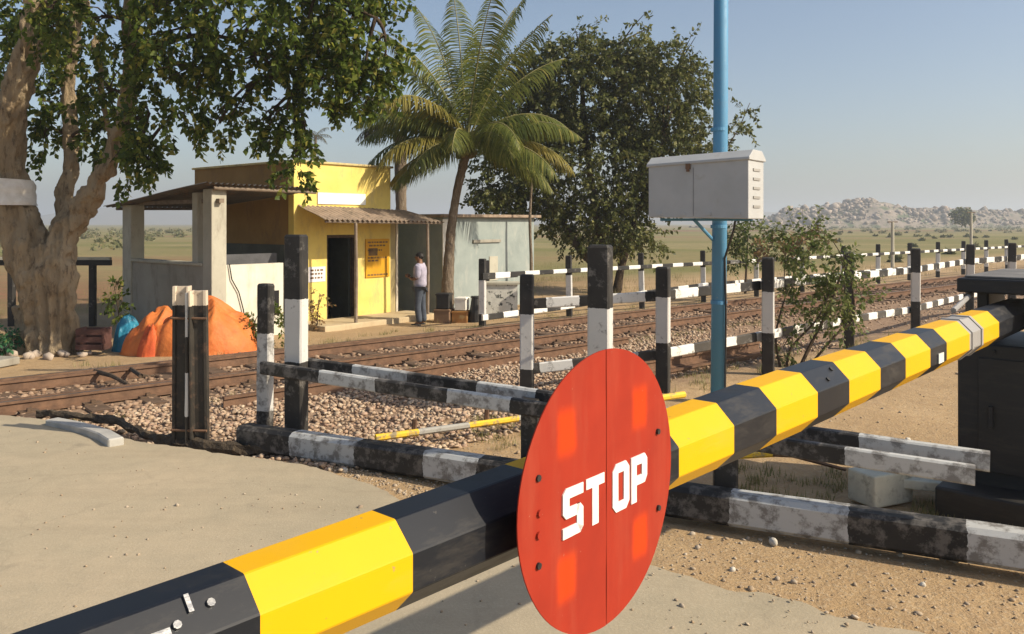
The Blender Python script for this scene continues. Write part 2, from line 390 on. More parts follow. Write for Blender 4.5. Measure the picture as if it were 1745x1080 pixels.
big = (np.abs(bx - (1475 - CX) / F * 430) < 9) & (tt > .35); S[big] *= 1.25
tag(stones('boulders', np.column_stack([bx, by, bz + S * .2]), S, M_BOULD, flat=.8), 'pale pinkish granite boulders covering the distant hill', 'boulders', None, 'stuff')
M_HILL2 = pm('far_hill_ground', (.16, .15, .13), (.22, .20, .17), scale=.01, rough=1, bs=0)
def hl(x):
    px = CX + F * x / 1500; k = 1500 / F
    pts = [(-900, 10), (-300, 22), (0, 12), (160, 30), (230, 32), (300, 22), (380, 8), (700, 6), (900, 14), (1100, 10), (1300, 22), (1600, 18), (2400, 20)]
    return np.interp(px, [p[0] for p in pts], [p[1] for p in pts]) * k
h = ridge('far_hills', -2400, 2000, 1450, 300, hl, M_HILL2, 300, 14); tag(h, 'hazy low hills far away beyond the fields', None, None, 'structure')
# low scrub across the fields and at the foot of the hill
M_SCRUB = leafmat('scrub_leaf', (.10, .11, .045), (.17, .17, .075), (.22, .18, .09), trans=.2)
def tufts(centres, sizes, per, leaf, mat, name):
    P0 = []; 
    C = np.repeat(centres, per, 0); Sz = np.repeat(sizes, per)
    d = rng.normal(0, 1, (len(C), 3)); d /= np.linalg.norm(d, axis=1)[:, None]; d[:, 2] = np.abs(d[:, 2]) * .8
    rr = rng.uniform(.4, 1, len(C)) ** .6
    pos = C + d * (Sz * rr)[:, None]
    return leaf_mesh(name, pos, rng.normal(0, 1, (len(C), 3)) + d * .5, leaf * rng.uniform(.6, 1.3, len(C)), mat)
def leaf_mesh(name, pos, dr, L, mat, parent=None, wid=.55, fold=.25):
    n = len(pos); dr = dr / np.linalg.norm(dr, axis=1)[:, None]
    q = rng.normal(0, 1, (n, 3)); s = np.cross(dr, q); s /= np.linalg.norm(s, axis=1)[:, None] + 1e-9; nr = np.cross(s, dr)
    L = np.asarray(L)[:, None] if np.ndim(L) else np.full((n, 1), L)
    a = pos; b = pos + dr * L * .42 + s * L * wid * .5 + nr * L * fold * .35; c = pos + dr * L; d = pos + dr * L * .42 - s * L * wid * .5 + nr * L * fold * .35
    V = np.stack([a, b, c, d], 1).reshape(-1, 3); k = np.arange(n)[:, None] * 4
    Fc = np.concatenate([k + np.array([[0, 1, 2]]), k + np.array([[0, 2, 3]])], 0)
    return np_mesh(name, V, Fc, mat, parent)
cx = rng.uniform(20, 420, 700); cy = rng.uniform(45, 395, 700); k = cx / cy; sel = (k > .25) & (k < .95); cx, cy = cx[sel], cy[sel]
sz = rng.uniform(.2, 1.0, len(cx)) * (.4 + cy / 400)
fx = rng.uniform(110, 330, 60); fy = rng.uniform(385, 399, 60); fs = rng.uniform(1.2, 3.4, 60)
lx = rng.uniform(-140, 0, 260); ly = rng.uniform(50, 250, 260); ls = rng.uniform(.3, 1.4, 260)
cen = np.concatenate([np.column_stack([cx, cy, np.full(len(cx), -.2)]), np.column_stack([fx, fy, np.full(60, -.2)]), np.column_stack([lx, ly, np.full(260, -.2)])])
tag(tufts(cen, np.concatenate([sz, fs, ls]), 60, .42, M_SCRUB, 'field_scrub'), 'scattered low scrub in the distant fields', 'scrub', None, 'stuff')

# ---------------------------------------------------------------- railway track
M_RAIL = pm('rusty_rail_steel', (.20, .115, .07), (.12, .07, .045), scale=8, rough=.7, metal=.2, bs=.3, bscale=60, bdist=.004)
M_RAILTOP = pm('worn_rail_top', (.22, .17, .13), (.14, .10, .08), scale=5, rough=.45, metal=.6, bs=0)
M_SLP = pm('dark_timber_sleeper', (.15, .095, .06), (.09, .06, .04), scale=6, rough=.9, bs=.7, bscale=14, bdist=.02, stretch=(1, 6, 6), c3=(.20, .13, .09), s3=5)
def rail_prof(mb, p0, p1):
    mb.prism([(-.07, 0), (.07, 0), (.07, .012), (.012, .03), (.01, .11), (.036, .12), (.036, .15), (-.036, .15), (-.036, .12), (-.01, .11), (-.012, .03), (-.07, .012)], p0, p1)
    d = (Vector(p1) - Vector(p0)).normalized(); mb.box((Vector(p0) + Vector(p1)) / 2 + Vector((0, 0, .1515)), ((Vector(p1) - Vector(p0)).length, .06, .002), Matrix((d, Vector((0, 0, 1)).cross(d), Vector((0, 0, 1)))).transposed(), 1)
track = empty('railway_track', T(8, 11.8, -.13), 'rusty broad gauge railway track on dark sleepers curving away past the huts', 'railway track')
for n in (11.0, 12.67):
    mb = MB(); rail_prof(mb, T(-14, n, -.115), T(75, n, -.115)); mb.build('rail', [M_RAIL, M_RAILTOP], track)
for n in (11.17, 12.50):
    mb = MB(); rail_prof(mb, T(-6, n, -.125), T(9.5, n, -.125)); mb.build('check_rail', [M_RAIL, M_RAIL], track)
smesh = None
for i in range(92):
    m = -1.2 + i * .66
    if smesh is None:
        mb = MB(); mb.prism(cham(.25, .14, .015), (0, -1.38, 0), (0, 1.38, 0)); 
        for s in (-.83, .83): mb.box((0, s, .078), (.2, .3, .02)); mb.box((0, s - .12, .10), (.05, .05, .05)); mb.box((0, s + .12, .10), (.05, .05, .05))
        o = mb.build('sleeper', M_SLP); smesh = o.data
    else: o = bpy.data.objects.new('sleeper', smesh); col.objects.link(o)
    o.location = T(m + random.uniform(-.04, .04), 11.83 + random.uniform(-.04, .04), -.185 + random.uniform(-.01, .015)); o.rotation_euler = (random.uniform(-.01, .01), 0, math.atan2(NN.y, NN.x) - R(90) + random.uniform(-.02, .02)); o.location = o.location
    par(o, track)
mb = MB(); rail_prof(mb, T(3.9, 9.72, -.14), T(11.5, 9.9, -.13)); tag(mb.build('spare_rail', [M_RAIL, M_RAIL], None, T(7, 9.8, -.14)), 'long rusty spare rail lying on the ballast in front of the track', 'rail')
mb = MB(); rail_prof(mb, T(7.4, 7.45, -.12), T(12.6, 7.5, -.12)); rail_prof(mb, T(7.2, 7.25, -.12), T(12.2, 7.27, -.12)); rail_prof(mb, T(7.6, 7.36, .03), T(11.8, 7.4, .03))
tag(mb.build('stacked_rails', [M_RAIL, M_RAIL], None, T(9, 7.3, -.12)), 'dark stack of three old rails beside the posts of the trackside fence', 'rails')
# debris branch over the left rails
M_WOODD = pm('dead_wood', (.10, .07, .045), (.05, .035, .025), scale=10, rough=.9, bs=.4)
mb = MB(); mb.tube([P(160, 632, .0), P(190, 640, .03), P(218, 655, .0)], [.035, .03, .02], 7); mb.tube([P(222, 628, .0), P(240, 640, .04), P(262, 640, .0)], [.03, .03, .015], 7)
tag(mb.build('dead_branch', M_WOODD, None, P(200, 645)), 'short dark dead branches lying between the rails at left', 'branch')
# ---------------------------------------------------------------- painted posts and fences
def post(name, base, L, wd, yaw, mat, parent=None, label=None, cat=None, group=None, lean=(0, 0), dp=None, cap=.02):
    dp = dp or wd; mb = MB(); c = .014; prof = cham(wd, dp, c); n = 8; vs = []; K = 8
    for i in range(K + 1):
        z = L * i / K if i < K else L - cap
        for k, (a, b) in enumerate(prof):
            j = .0035 * mnoise.noise(Vector((base[0] * 3 + k, base[1] * 5 + i * .8, k * 2.)))
            vs.append((a + j, b + j, z))
    for a, b in prof: vs.append((a * .86, b * .86, L))
    fs = [(i * n + k, i * n + (k + 1) % n, (i + 1) * n + (k + 1) % n, (i + 1) * n + k) for i in range(K + 1) for k in range(n)]
    fs += [tuple(range(n - 1, -1, -1)), tuple(range((K + 1) * n, (K + 2) * n))]
    mb.add(vs, fs)
    me = bpy.data.meshes.new(name); me.from_pydata(mb.v, [], mb.f); me.materials.append(mat)
    o = bpy.data.objects.new(name, me); col.objects.link(o); o.location = base; o.rotation_euler = (R(lean[0]), R(lean[1]), R(yaw))
    tag(o, label, cat, group); return par(o, parent)
def zb(name, L, stops, **k): return bands(name, L, stops, [BLK, WHT], axis=2, **k)
# near fence beside the road: two tall posts, short post, double rail, heavy bottom beam
def L1(t, z): return Vector((-2.54 + 5.61 * t, 7.78 - 2.85 * t, z))
def L2(t, z, off=0): 
    d = Vector((5.1, -2.75, 0)).normalized(); nrm = Vector((-d.y * -1, -d.x, 0)) * -1
    nrm = Vector((.4746, .880, 0))   # away from the camera
    return Vector((-2.1 + 5.1 * t, 7.9 - 2.75 * t, z)) + nrm * off
fence1 = empty('roadside_fence', L2(.4, 0), 'black and white barrier fence with a double rail beside the road, behind the red disc', 'fence')
m1 = zb('tall_post_paint', 2.05, [(0, 0), (.83, 1), (1.43, 0)], wear=.2)
m2 = zb('short_post_paint', 1.55, [(0, 0), (.30, 1), (1.07, 0)], wear=.35)
m3 = zb('middle_post_paint', 2.0, [(0, 0), (.75, 1), (1.50, 0)], wear=.2)
p5 = L2(0, -.06, .0); p5 = Vector(((505 - CX) / F * 7.9, 7.9, -.06))
post('tall_post', p5, 2.05, .20, -22, m1, fence1, dp=.13)
post('short_post', Vector(((451 - CX) / F * 8.15, 8.15, -.06)), 1.56, .15, -22, m2, fence1, dp=.10, lean=(0, .6))
post('middle_post', Vector(((1023 - CX) / F * 6.42, 6.42, -.06)), 1.99, .172, -18, m3, fence1)
post('stub_post', Vector(((1236 - CX) / F * 5.98, 5.98, -.06)), .62, .17, -10, zb('stub_paint', .62, [(0, 0)]), fence1)
post('stub_post', Vector(((905 - CX) / F * 6.75, 6.75, -.06)), .72, .15, -10, zb('stub_paint2', .72, [(0, 0)]), fence1)
def stopsT(ts, L, t0, first=0):
    st = [(0, first)]; c = 1 - first
    for t in ts: st.append(((t - t0) * L, c)); c = 1 - c
    return st
LL2 = 5.794
backm = bands('back_rail_paint', LL2 * 1.03, stopsT([.110, .217, .342, .439, .55, .69, .866], LL2, -.03), [BLK, (.50, .51, .50)], wear=.35)
frontm = bands('front_rail_paint', LL2 * 1.046, stopsT([.0805, .19, .321, .422, .54, .68, .856], LL2, -.046), [BLK, (.52, .53, .52)], wear=.35)
member('back_rail', L2(-.03, .735, .12), L2(1.0, .575, .12), .07, .125, backm, fence1, cuts=14, seed=1)
member('front_rail', L2(-.046, .71, -.14), L2(.985, .545, -.14), .07, .12, frontm, fence1, cuts=14, seed=2)
LB = 6.29
beamm = bands('bottom_beam_paint', LB * 1.14, stopsT([.1024, .218, .3286, .4085, .51, .612, .724, .8445, .9487, 1.06], LB, 0), [(.008, .009, .011), (.46, .47, .465)], wear=.35, wearcol=(.13, .12, .11), wob=.03)
beam = member('roadside_beam', L1(0, .085), L1(1.14, .15), .19, .225, beamm, None, c=.03, cuts=20, seed=5)
tag(beam, 'heavy black and grey banded beam lying along the road edge below the double rail', 'beam')
# trackside fence
F2 = [(898, 10.4, -.05, 1.50), (1130, 10.35, -.05, 1.60), (1309, 11.5, -.08, 1.70), (1447, 14.0, -.1, 1.70), (1560, 16.3, -.1, 1.72), (1652, 19.4, -.1, 1.72), (1724, 20.8, -.1, 1.85), (1830, 25., -.1, 1.75)]
fence2 = empty('trackside_fence', Vector(((1309 - CX) / F * 11.5, 11.5, -.08)), 'black and white fence on the near side of the rusty track, behind the blue pole', 'fence')
mp0 = zb('trackside_post_paint_low', 1.5, [(0, 0), (.31, 1), (1.0, 0)], wear=.15)
mp1 = zb('trackside_post_paint', 1.7, [(0, 0), (.65, 1), (1.22, 0)], wear=.15)
mp2 = zb('trackside_post_paint_dark', 1.7, [(0, 0)], wear=.2)
tops = []
pmesh = None
for i, (px, Y, z, L) in enumerate(F2):
    b = Vector(((px - CX) / F * Y, Y, z)); m = mp0 if i == 0 else (mp2 if i == 3 else mp1)
    if pmesh is not None and i in (4, 5, 6, 7):
        o = bpy.data.objects.new('post', pmesh); col.objects.link(o); o.location = b; o.rotation_euler = (0, R(random.uniform(-1, 1)), R(-20)); par(o, fence2)
    else:
        o = post('post', b, L, .165, -20 if i else -8, m, fence2)
        if i == 2: pmesh = o.data
    tops.append(b)
zu = [1.06, 1.17, 1.22, 1.17, 1.15, 1.18, 1.2, 1.2]; zl = [.22, .42, .50, .42, .36, .36, .4, .4]
WHT2 = (.78, .77, .73)
for i in range(len(tops) - 1):
    a, b = tops[i], tops[i + 1]; off = Vector((-.05, .14, 0))
    for zz, nm, ph in ((zu, 'upper_rail', .12), (zl, 'lower_rail', .2)):
        A = Vector((a.x, a.y, zz[i])) + off; Bv = Vector((b.x, b.y, zz[i + 1])) + off; L = (Bv - A).length
        m = bands('rail_paint', L, periodic(L, .42, 0, ph), [(.05, .045, .04) if zz is zl else BLK, WHT2], wear=.2)
        member(nm, A, Bv, .06, .13, m, fence2, cuts=4, seed=i)
# far fence beyond the track
fence3 = empty('far_fence', Vector((-.64, 17.8, -.1)), 'thin white and black fence on the far side of the rusty track', 'fence')
mq = zb('far_post_paint', 1.45, [(0, 0), (.25, 1), (.98, 0)], wear=.15)
pm3 = None; Q = []
for i in range(17):
    b = Vector((-.64, 17.8, -.12)) + U * (2.67 * i)
    if pm3 is None: o = post('post', b, 1.45, .14, -14, mq, fence3); pm3 = o.data
    else:
        o = bpy.data.objects.new('post', pm3); col.objects.link(o); o.location = b; o.rotation_euler = (0, R(random.uniform(-1.5, 1.5)), R(-14)); par(o, fence3)
    Q.append(b)
Lr = 2.67; mr1 = bands('far_rail_paint', Lr, periodic(Lr, .44, 0, .1), [BLK, WHT2], wear=.12); mr2 = bands('far_rail_paint_b', Lr, periodic(Lr, .44, 1, .3), [BLK, WHT2], wear=.12)
r1 = r2 = None
for i in range(16):
    a, b = Q[i], Q[i + 1]; off = Vector((.0, -.1, 0)); zz = .97; zl2 = .06 + .3 * smooth(0, 3, i)
    A = Vector((a.x, a.y, zz)) + off; Bv = Vector((b.x, b.y, zz)) + off; member('upper_rail', A, Bv, .06, .10, mr1, fence3)
    A = Vector((a.x, a.y, zl2)) + off; Bv = Vector((b.x, b.y, .06 + .3 * smooth(0, 3, i + 1))) + off; member('lower_rail', A, Bv, .06, .13, mr2, fence3)
A = Q[0] + Vector((0, -.1, 1.03)); member('end_rail', A, A + Vector((.95, -1.1, -.02)) * -.0 + U * 1.0 + Vector((0, 0, .02)), .06, .07, mr1, fence3)
# pair of old rails standing as gate stops
mi_ = bands('gate_stop_paint', 1.55, [(0, 0), (1.38, 1)], [(.016, .014, .012), (.62, .52, .40)], axis=2, wear=.25, wearcol=(.10, .06, .04), wob=.03)
M_STRIP = bands('gate_stop_strip', 1.5, [(0, 0), (.33, 1), (.74, 0), (1.08, 1)], [(.03, .025, .02), (.7, .68, .64)], axis=2, wear=.15)
M_OLIVE = pm('olive_weathered_paint', (.16, .145, .07), (.10, .085, .045), scale=6, rough=.7, bs=.3)
gs = empty('gate_stop_post', Vector((-3.06, 7.8, -.04)), 'pair of upright old rails painted black with pale tops at the road edge', 'post')
def upright_rail(name, x, y, yaw, L, mat, z0=-.06):
    M = Matrix.Rotation(R(yaw), 4, 'Z'); pr = [(-.065, -.075), (.065, -.075), (.065, -.062), (.012, -.045), (.012, .04), (.034, .05), (.034, .075), (-.034, .075), (-.034, .05), (-.012, .04), (-.012, -.045), (-.065, -.062)]
    n = len(pr); vs = []
    for z in (0, L):
        for a, b in pr: v = M @ Vector((a, b, z)); vs.append(v)
    fs = [(i, (i + 1) % n, n + (i + 1) % n, n + i) for i in range(n)] + [tuple(range(n - 1, -1, -1)), tuple(range(n, 2 * n))]
    me = bpy.data.meshes.new(name); me.from_pydata(vs, [], fs); me.materials.append(mat); o = bpy.data.objects.new(name, me); col.objects.link(o); o.location = (x, y, z0); o.rotation_euler = (0, R(random.uniform(-.8, .8)), 0)
    return par(o, gs)
upright_rail('upright_rail', -3.155, 7.83, 95, 1.56, mi_); upright_rail('upright_rail', -2.955, 7.80, -88, 1.52, mi_)
o = post('middle_strip', Vector((-3.075, 7.77, -.06)), 1.5, .028, 0, M_STRIP, gs, dp=.05)
o = post('olive_channel', Vector((-3.015, 7.82, -.06)), 1.47, .055, 4, M_OLIVE, gs, dp=.05)
for z in (.14, 1.2): mb = MB(); mb.tube([Vector((-3.23, 7.78, z)), Vector((-2.88, 7.75, z))], [.013, .013], 6); mb.build('tie_bolt', M_RAIL, gs)

# ---------------------------------------------------------------- swinging boom with stop disc
def paint(name, c, rough=.35, wear=.0, chips=(.2, .18, .15), spec=.5):
    m, nt, b = newmat(name); b.inputs['Roughness'].default_value = rough; b.inputs['Specular IOR Level'].default_value = spec
    f, n = noise_fac(nt, 3., detail=8, lo=.3, hi=.75, coord='Object'); cc = mix(nt, math_(nt, 'MULTIPLY', f, .22), c, tuple(x * .72 for x in c))
    f2, n2 = noise_fac(nt, 38., detail=6, rough=.7, lo=.68 - wear * .1, hi=.72 - wear * .1, seed=4.); cc = mix(nt, math_(nt, 'MULTIPLY', f2, .7), cc, chips)
    f3, n3 = noise_fac(nt, 2.2, detail=10, rough=.8, lo=.5, hi=.8, seed=9., stretch=(1, 1, 5)); cc = mix(nt, math_(nt, 'MULTIPLY', f3, .16), cc, (.33, .27, .19))
    nt.links.new(cc, b.inputs['Base Color'])
    r2 = math_(nt, 'MULTIPLY_ADD', f3, .3, rough); nt.links.new(r2, b.inputs['Roughness']); bump(nt, b, n, .06, .01)
    return m
M_BY = paint('boom_yellow_paint', (.74, .40, .002), .5, .2, spec=.22); M_BB = paint('boom_black_paint', (.009, .011, .016), .42, .1, (.07, .065, .06), spec=.35); M_BG = paint('boom_bare_grey', (.30, .29, .28), .5, .6); M_UND = M_BG
D = Vector((.671, .7415, 0)).normalized(); NB = Vector((-D.y, D.x, 0))       # along the boom; away from the camera
def Bfront(Y): return Vector((.905 * Y - 1.6385, Y, 1.42))
def rad(Y): return float(np.interp(Y, [1.2, 3.0, 6], [.086, .112, .114]))
def Bax(Y): return Bfront(Y) + NB * rad(Y)
bnd = [(-2.1, 0), (-1.85, 1), (-1.6, 0), (-1.35, 1), (-1.1, 0), (-.86, 1), (-.61, 0), (-.364, 1), (-.12, 0), (.127, 1), (.37, 0), (.61, 1), (.86, 0), (1.3526 - .2465, 0), (1.3526, 1), (1.5975, 0), (1.90, 1), (2.12, 0), (2.335, 1), (2.582, 0), (2.811, 1), (3.075, 0), (3.315, 1), (3.59, 0), (3.849, 1), (4.141, 0), (4.361, 1), (4.71, 2), (4.93, 1), (5.25, 0), (6.1, 0)]
boom = empty('gate_boom', Bax(5.9), 'long eight-sided level crossing boom banded yellow and black across the foreground', 'barrier')
mb = MB()
def ring(Y, z_extra=0):
    a = rad(Y); c = Bax(Y); rc = a / math.cos(math.pi / 8); out = []
    for k in range(8):
        t = math.pi / 8 + k * math.pi / 4
        out.append(c - NB * (math.cos(t) * rc) + Vector((0, 0, math.sin(t) * rc)))
    return out
seg_objs = {}
for i in range(len(bnd) - 1):
    r0, r1 = ring(bnd[i][0]), ring(bnd[i + 1][0]); mb.add(r0 + r1, [(k, (k + 1) % 8, 8 + (k + 1) % 8, 8 + k) for k in range(8)], bnd[i][1])
mb.add(ring(-2.1), [tuple(range(7, -1, -1))], 0); mb.add(ring(6.1), [tuple(range(8))], 0)
bo = mb.build('beam', [M_BB, M_BY, M_BG], boom)
bm_ = bo.modifiers.new('bevel', 'BEVEL'); bm_.width = .0025; bm_.segments = 1; bm_.limit_method = 'ANGLE'; bm_.angle_limit = R(20)
import bmesh
bb = bmesh.new(); bb.from_mesh(bo.data); bmesh.ops.remove_doubles(bb, verts=bb.verts, dist=.0005); bmesh.ops.recalc_face_normals(bb, faces=bb.faces); bb.to_mesh(bo.data); bb.free()
M_STEEL = pm('bright_steel', (.35, .35, .35), (.2, .2, .19), scale=20, rough=.35, metal=.9, bs=.1)
M_DSTEEL = pm('dark_painted_steel', (.02, .02, .022), (.035, .033, .03), scale=8, rough=.5, bs=.15)
def facept(Y, zf, out=0):   # on the upper sloping face (zf 0..1) of the boom
    a = rad(Y); f = zf; p0 = Bfront(Y) + Vector((0, 0, .414 * a)); p1 = Bax(Y) - NB * (.414 * a) + Vector((0, 0, a)); n = (-NB + Vector((0, 0, 1))).normalized()
    return p0.lerp(p1, f) + n * out, n
# hinge clip with bolts on the near black section
mb = MB(); Mx = Matrix((D, NB, Vector((0, 0, 1)))).transposed()
for Y_, f_ in ((1.255, .42), (1.30, .62)):
    p, n = facept(Y_, f_, .0); mb.tube([p - n * .01, p + n * .006], [.008, .007], 8)
p, n = facept(1.275, .78, .003); X3 = Matrix((D, n.cross(D), n)).transposed(); mb.box(p, (.008, .03, .006), X3)
p, n = facept(1.235, .35, .003); mb.box(p, (.03, .012, .004), X3)
mb.build('clip', M_STEEL, boom)
mb = MB()
for Y_, f_ in ((2.895, .3), (3.02, .75), (2.93, .8)):
    pass
for Y_, f_ in ((2.86 + .33, .35), (3.26, .72)):
    p, n = facept(Y_, f_, 0); mb.tube([p - n * .01, p + n * .006], [.009, .009], 8)
mb.build('bolt', M_DSTEEL, boom)
M_PLATEW = pm('white_tag', (.7, .7, .66), (.55, .54, .5), rough=.5, bs=0)
mb = MB(); c = Bfront(4.27) + Vector((0, 0, -.02)) - NB * .004; mb.box(c, (.09, .005, .05), Mx); mb.build('tag_plate', M_PLATEW, boom)
# collar rings near the machine
mb = MB()
for Y_ in (4.74, 4.90):
    a = rad(Y_) + .006
    for Y2 in (0,):
        r = []
        for yy in (Y_, Y_ + .03):
            c = Bax(yy); rc = a / math.cos(math.pi / 8); r += [c - NB * (math.cos(math.pi / 8 + k * math.pi / 4) * rc) + Vector((0, 0, math.sin(math.pi / 8 + k * math.pi / 4) * rc)) for k in range(8)]
        mb.add(r, [(k, (k + 1) % 8, 8 + (k + 1) % 8, 8 + k) for k in range(8)] + [tuple(range(7, -1, -1)), tuple(range(8, 16))])
mb.build('collar', M_BG, boom)
# under-rail strip under the boom (wire stay)
mb = MB(); mb.tube([Bax(.9) + Vector((0, 0, -.094)), Bax(3.6) + Vector((0, 0, -.125)), Bax(5.2) + Vector((0, 0, -.125))], [.006, .007, .007], 6); mb.build('stay_rod', M_BG, boom)

# disc
th = math.atan2(.6347, .773); DD = Vector((math.sin(th), math.cos(th), 0)); DN = Vector((math.cos(th), -math.sin(th), 0))
DC = Vector((.2273, 1.98, 1.4636)); DR = .332
def disc_material():
    m, nt, b = newmat('red_disc_paint'); b.inputs['Roughness'].default_value = .6; b.inputs['Specular IOR Level'].default_value = .12
    tc = N(nt, 'ShaderNodeTexCoord'); sp = N(nt, 'ShaderNodeSeparateXYZ'); nt.links.new(tc.outputs['Object'], sp.inputs[0])
    f, n = noise_fac(nt, 7., detail=8, lo=.3, hi=.7); c = mix(nt, f, (.34, .034, .016), (.28, .028, .015))
    fv, _ = noise_fac(nt, 5., detail=6, lo=.5, hi=.75, stretch=(4, 4, .5), seed=3.); c = mix(nt, math_(nt, 'MULTIPLY', fv, .35), c, (.36, .08, .045))
    ax = math_(nt, 'ABSOLUTE', sp.outputs[0]); az = math_(nt, 'ABSOLUTE', sp.outputs[2])
    def band(v, c0, w):
        d = math_(nt, 'ABSOLUTE', math_(nt, 'SUBTRACT', v, c0)); mr = N(nt, 'ShaderNodeMapRange', interpolation_type='SMOOTHSTEP'); mr.inputs[1].default_value = w * .7; mr.inputs[2].default_value = w * 1.3; mr.inputs[3].default_value = 1; mr.inputs[4].default_value = 0
        nt.links.new(math_(nt, 'ADD', d, math_(nt, 'MULTIPLY', n, .02)), mr.inputs[0]); return mr.outputs[0]
    s = math_(nt, 'MULTIPLY', band(ax, .160, .045), band(az, .165, .06)); c = mix(nt, math_(nt, 'MULTIPLY', s, .7), c, (.62, .055, .004))
    ch, _ = noise_fac(nt, 60., detail=5, lo=.7, hi=.74, seed=7.); c = mix(nt, math_(nt, 'MULTIPLY', ch, .7), c, (.40, .24, .18))
    # rain streaks under the seam
    nt.links.new(c, b.inputs['Base Color']); _, n2 = noise_fac(nt, 3., detail=3); bump(nt, b, n2, .25, .02)
    return m
M_DISC = disc_material()
DM = Matrix((DD, DN.cross(DD) * 0 + Vector((0, 0, 1)).cross(DD), Vector((0, 0, 1)))).transposed()   # local X along disc, Z up
disc = bpy.data.objects.new('stop_disc', None); col.objects.link(disc); disc.location = DC; tag(disc, 'round red stop disc fixed to the front of the yellow and black boom', 'sign')
def disc_child(name, vs, fs, mats, smooth=False, mi=None):
    me = bpy.data.meshes.new(name); me.from_pydata(vs, [], fs); 
    for m in (mats if isinstance(mats, list) else [mats]): me.materials.append(m)
    if smooth: me.polygons.foreach_set('use_smooth', [True] * len(fs))
    o = bpy.data.objects.new(name, me); col.objects.link(o); o.parent = disc
    o.rotation_euler = Matrix((DD, -DN, Vector((0, 0, 1)))).transposed().to_euler(); return o
# plate in two halves with a vertical seam, slightly dished, local Y points to the back
for sgn, nm in ((-1, 'left_half_plate'), (1, 'right_half_plate')):
    vs = []; fs = []; NR, NA = 12, 40
    for yb in (0, 1):
        for i in range(NR + 1):
            for k in range(NA + 1):
                a = -math.pi / 2 + math.pi * k / NA; r = DR * i / NR
                if i: 
                    x = sgn * (r * math.cos(a)); z = r * math.sin(a)
                    x = x + sgn * .0015
                else: x = sgn * .0015; z = 0
                dish = -.003 * mnoise.noise(Vector((x * 5, z * 5, sgn))) + .006 * (abs(x) / DR) ** 2
                vs.append((x, dish + yb * .003, z))
    n1 = NA + 1; off = (NR + 1) * n1
    for yb in (0, 1):
        for i in range(NR):
            for k in range(NA):
                q = (yb * off + i * n1 + k, yb * off + (i + 1) * n1 + k, yb * off + (i + 1) * n1 + k + 1, yb * off + i * n1 + k + 1)
                fs.append(q if (yb == 0) == (sgn > 0) else q[::-1])
    for k in range(NA):
        q = (NR * n1 + k, off + NR * n1 + k, off + NR * n1 + k + 1, NR * n1 + k + 1); fs.append(q if sgn > 0 else q[::-1])
    dp_ = disc_child(nm, vs, fs, M_DISC, True); es_ = dp_.modifiers.new('split', 'EDGE_SPLIT'); es_.split_angle = R(35)
M_LET = pm('white_letter_paint', (.80, .79, .76), (.70, .68, .64), scale=30, rough=.5, bs=.1, c3=(.62, .35, .28), s3=60, lo3=.66, hi3=.74)
def glyph(name, polys, u0, z0, wd, ht):
    vs = []; fs = []
    for pl in polys:
        n = len(pl); b = len(vs)
        for y in (-.002, .003):
            for x, z in pl: vs.append((u0 + x * wd, y, z0 + z * ht))
        fs.append(tuple(b + i for i in range(n))); fs.append(tuple(b + n + i for i in reversed(range(n)))); fs += [(b + i, b + n + i, b + n + (i + 1) % n, b + (i + 1) % n)[::1] for i in range(n)]
    o = disc_child(name, vs, fs, M_LET); return o
sw = .31; sh = .215
S_ = [[(0, 0), (.85, 0), (1, .1), (.69, sh), (.0, sh)], [(.85, 0), (1, .1), (1, .5), (.85, .607), (.69, .607 - 0), (.69, sh)], [(.15, .39), (.69, .39), (.85, .607), (.31, .607)], [(0, .5), (.15, .39), (.31, .607), (.31, 1 - sh), (.15, 1), (0, .9)], [(.15, 1), (.31, 1 - sh), (1, 1 - sh), (1, 1)]]
T_ = [[(0, 1 - sh), (1, 1 - sh), (1, 1), (0, 1)], [(.33, 0), (.67, 0), (.67, 1 - sh), (.33, 1 - sh)]]
O_ = [[(0, .14), (.2, 0), (.33, .2), (.33, .8), (.2, 1), (0, .86)], [(.2, 0), (.8, 0), (.67, .2), (.33, .2)], [(.8, 0), (1, .14), (1, .86), (.8, 1), (.67, .8), (.67, .2)], [(.33, .8), (.67, .8), (.8, 1), (.2, 1)]]
P_ = [[(0, 0), (.33, 0), (.33, 1), (0, 1)], [(.33, .8), (.67, .8), (.85, 1), (.33, 1)], [(.67, .8), (.67, .56), (.85, .36), (1, .5), (1, .88), (.85, 1)], [(.33, .36), (.85, .36), (.67, .56), (.33, .56)]]
zt = 1.389 - DC.z
glyph('letter', S_, -.180, zt, .080, .112); glyph('letter', T_, -.088, zt, .077, .114); glyph('letter', O_, .026, zt + .002, .077, .118); glyph('letter', P_, .113, zt + .003, .078, .116)
vs = []; fs = []
for u, z in ((.253, 1.548), (.256, 1.345), (-.267, 1.549), (-.266, 1.359), (-.262, 1.472), (-.265, 1.425)):
    small = z in (1.472, 1.425); r = .008 if small else .0075
    b = len(vs); z -= DC.z; dish = .006 * (abs(u) / DR) ** 2
    for y in (dish - .006, dish + .02):
        for k in range(10): vs.append((u + r * math.cos(k * .6283), y, z + r * math.sin(k * .6283)))
    fs.append(tuple(b + i for i in range(10))); fs += [(b + i, b + (i + 1) % 10, b + 10 + (i + 1) % 10, b + 10 + i) for i in range(10)]
nfb = 11
o = disc_child('bolt', vs[:80], fs[:44], M_DSTEEL); o2 = [disc_child('rivet', vs[80 + 20 * r:100 + 20 * r], [tuple(i - 80 - 20 * r for i in f) for f in fs[44 + 11 * r:55 + 11 * r]], M_DISC) for r in (0, 1)]
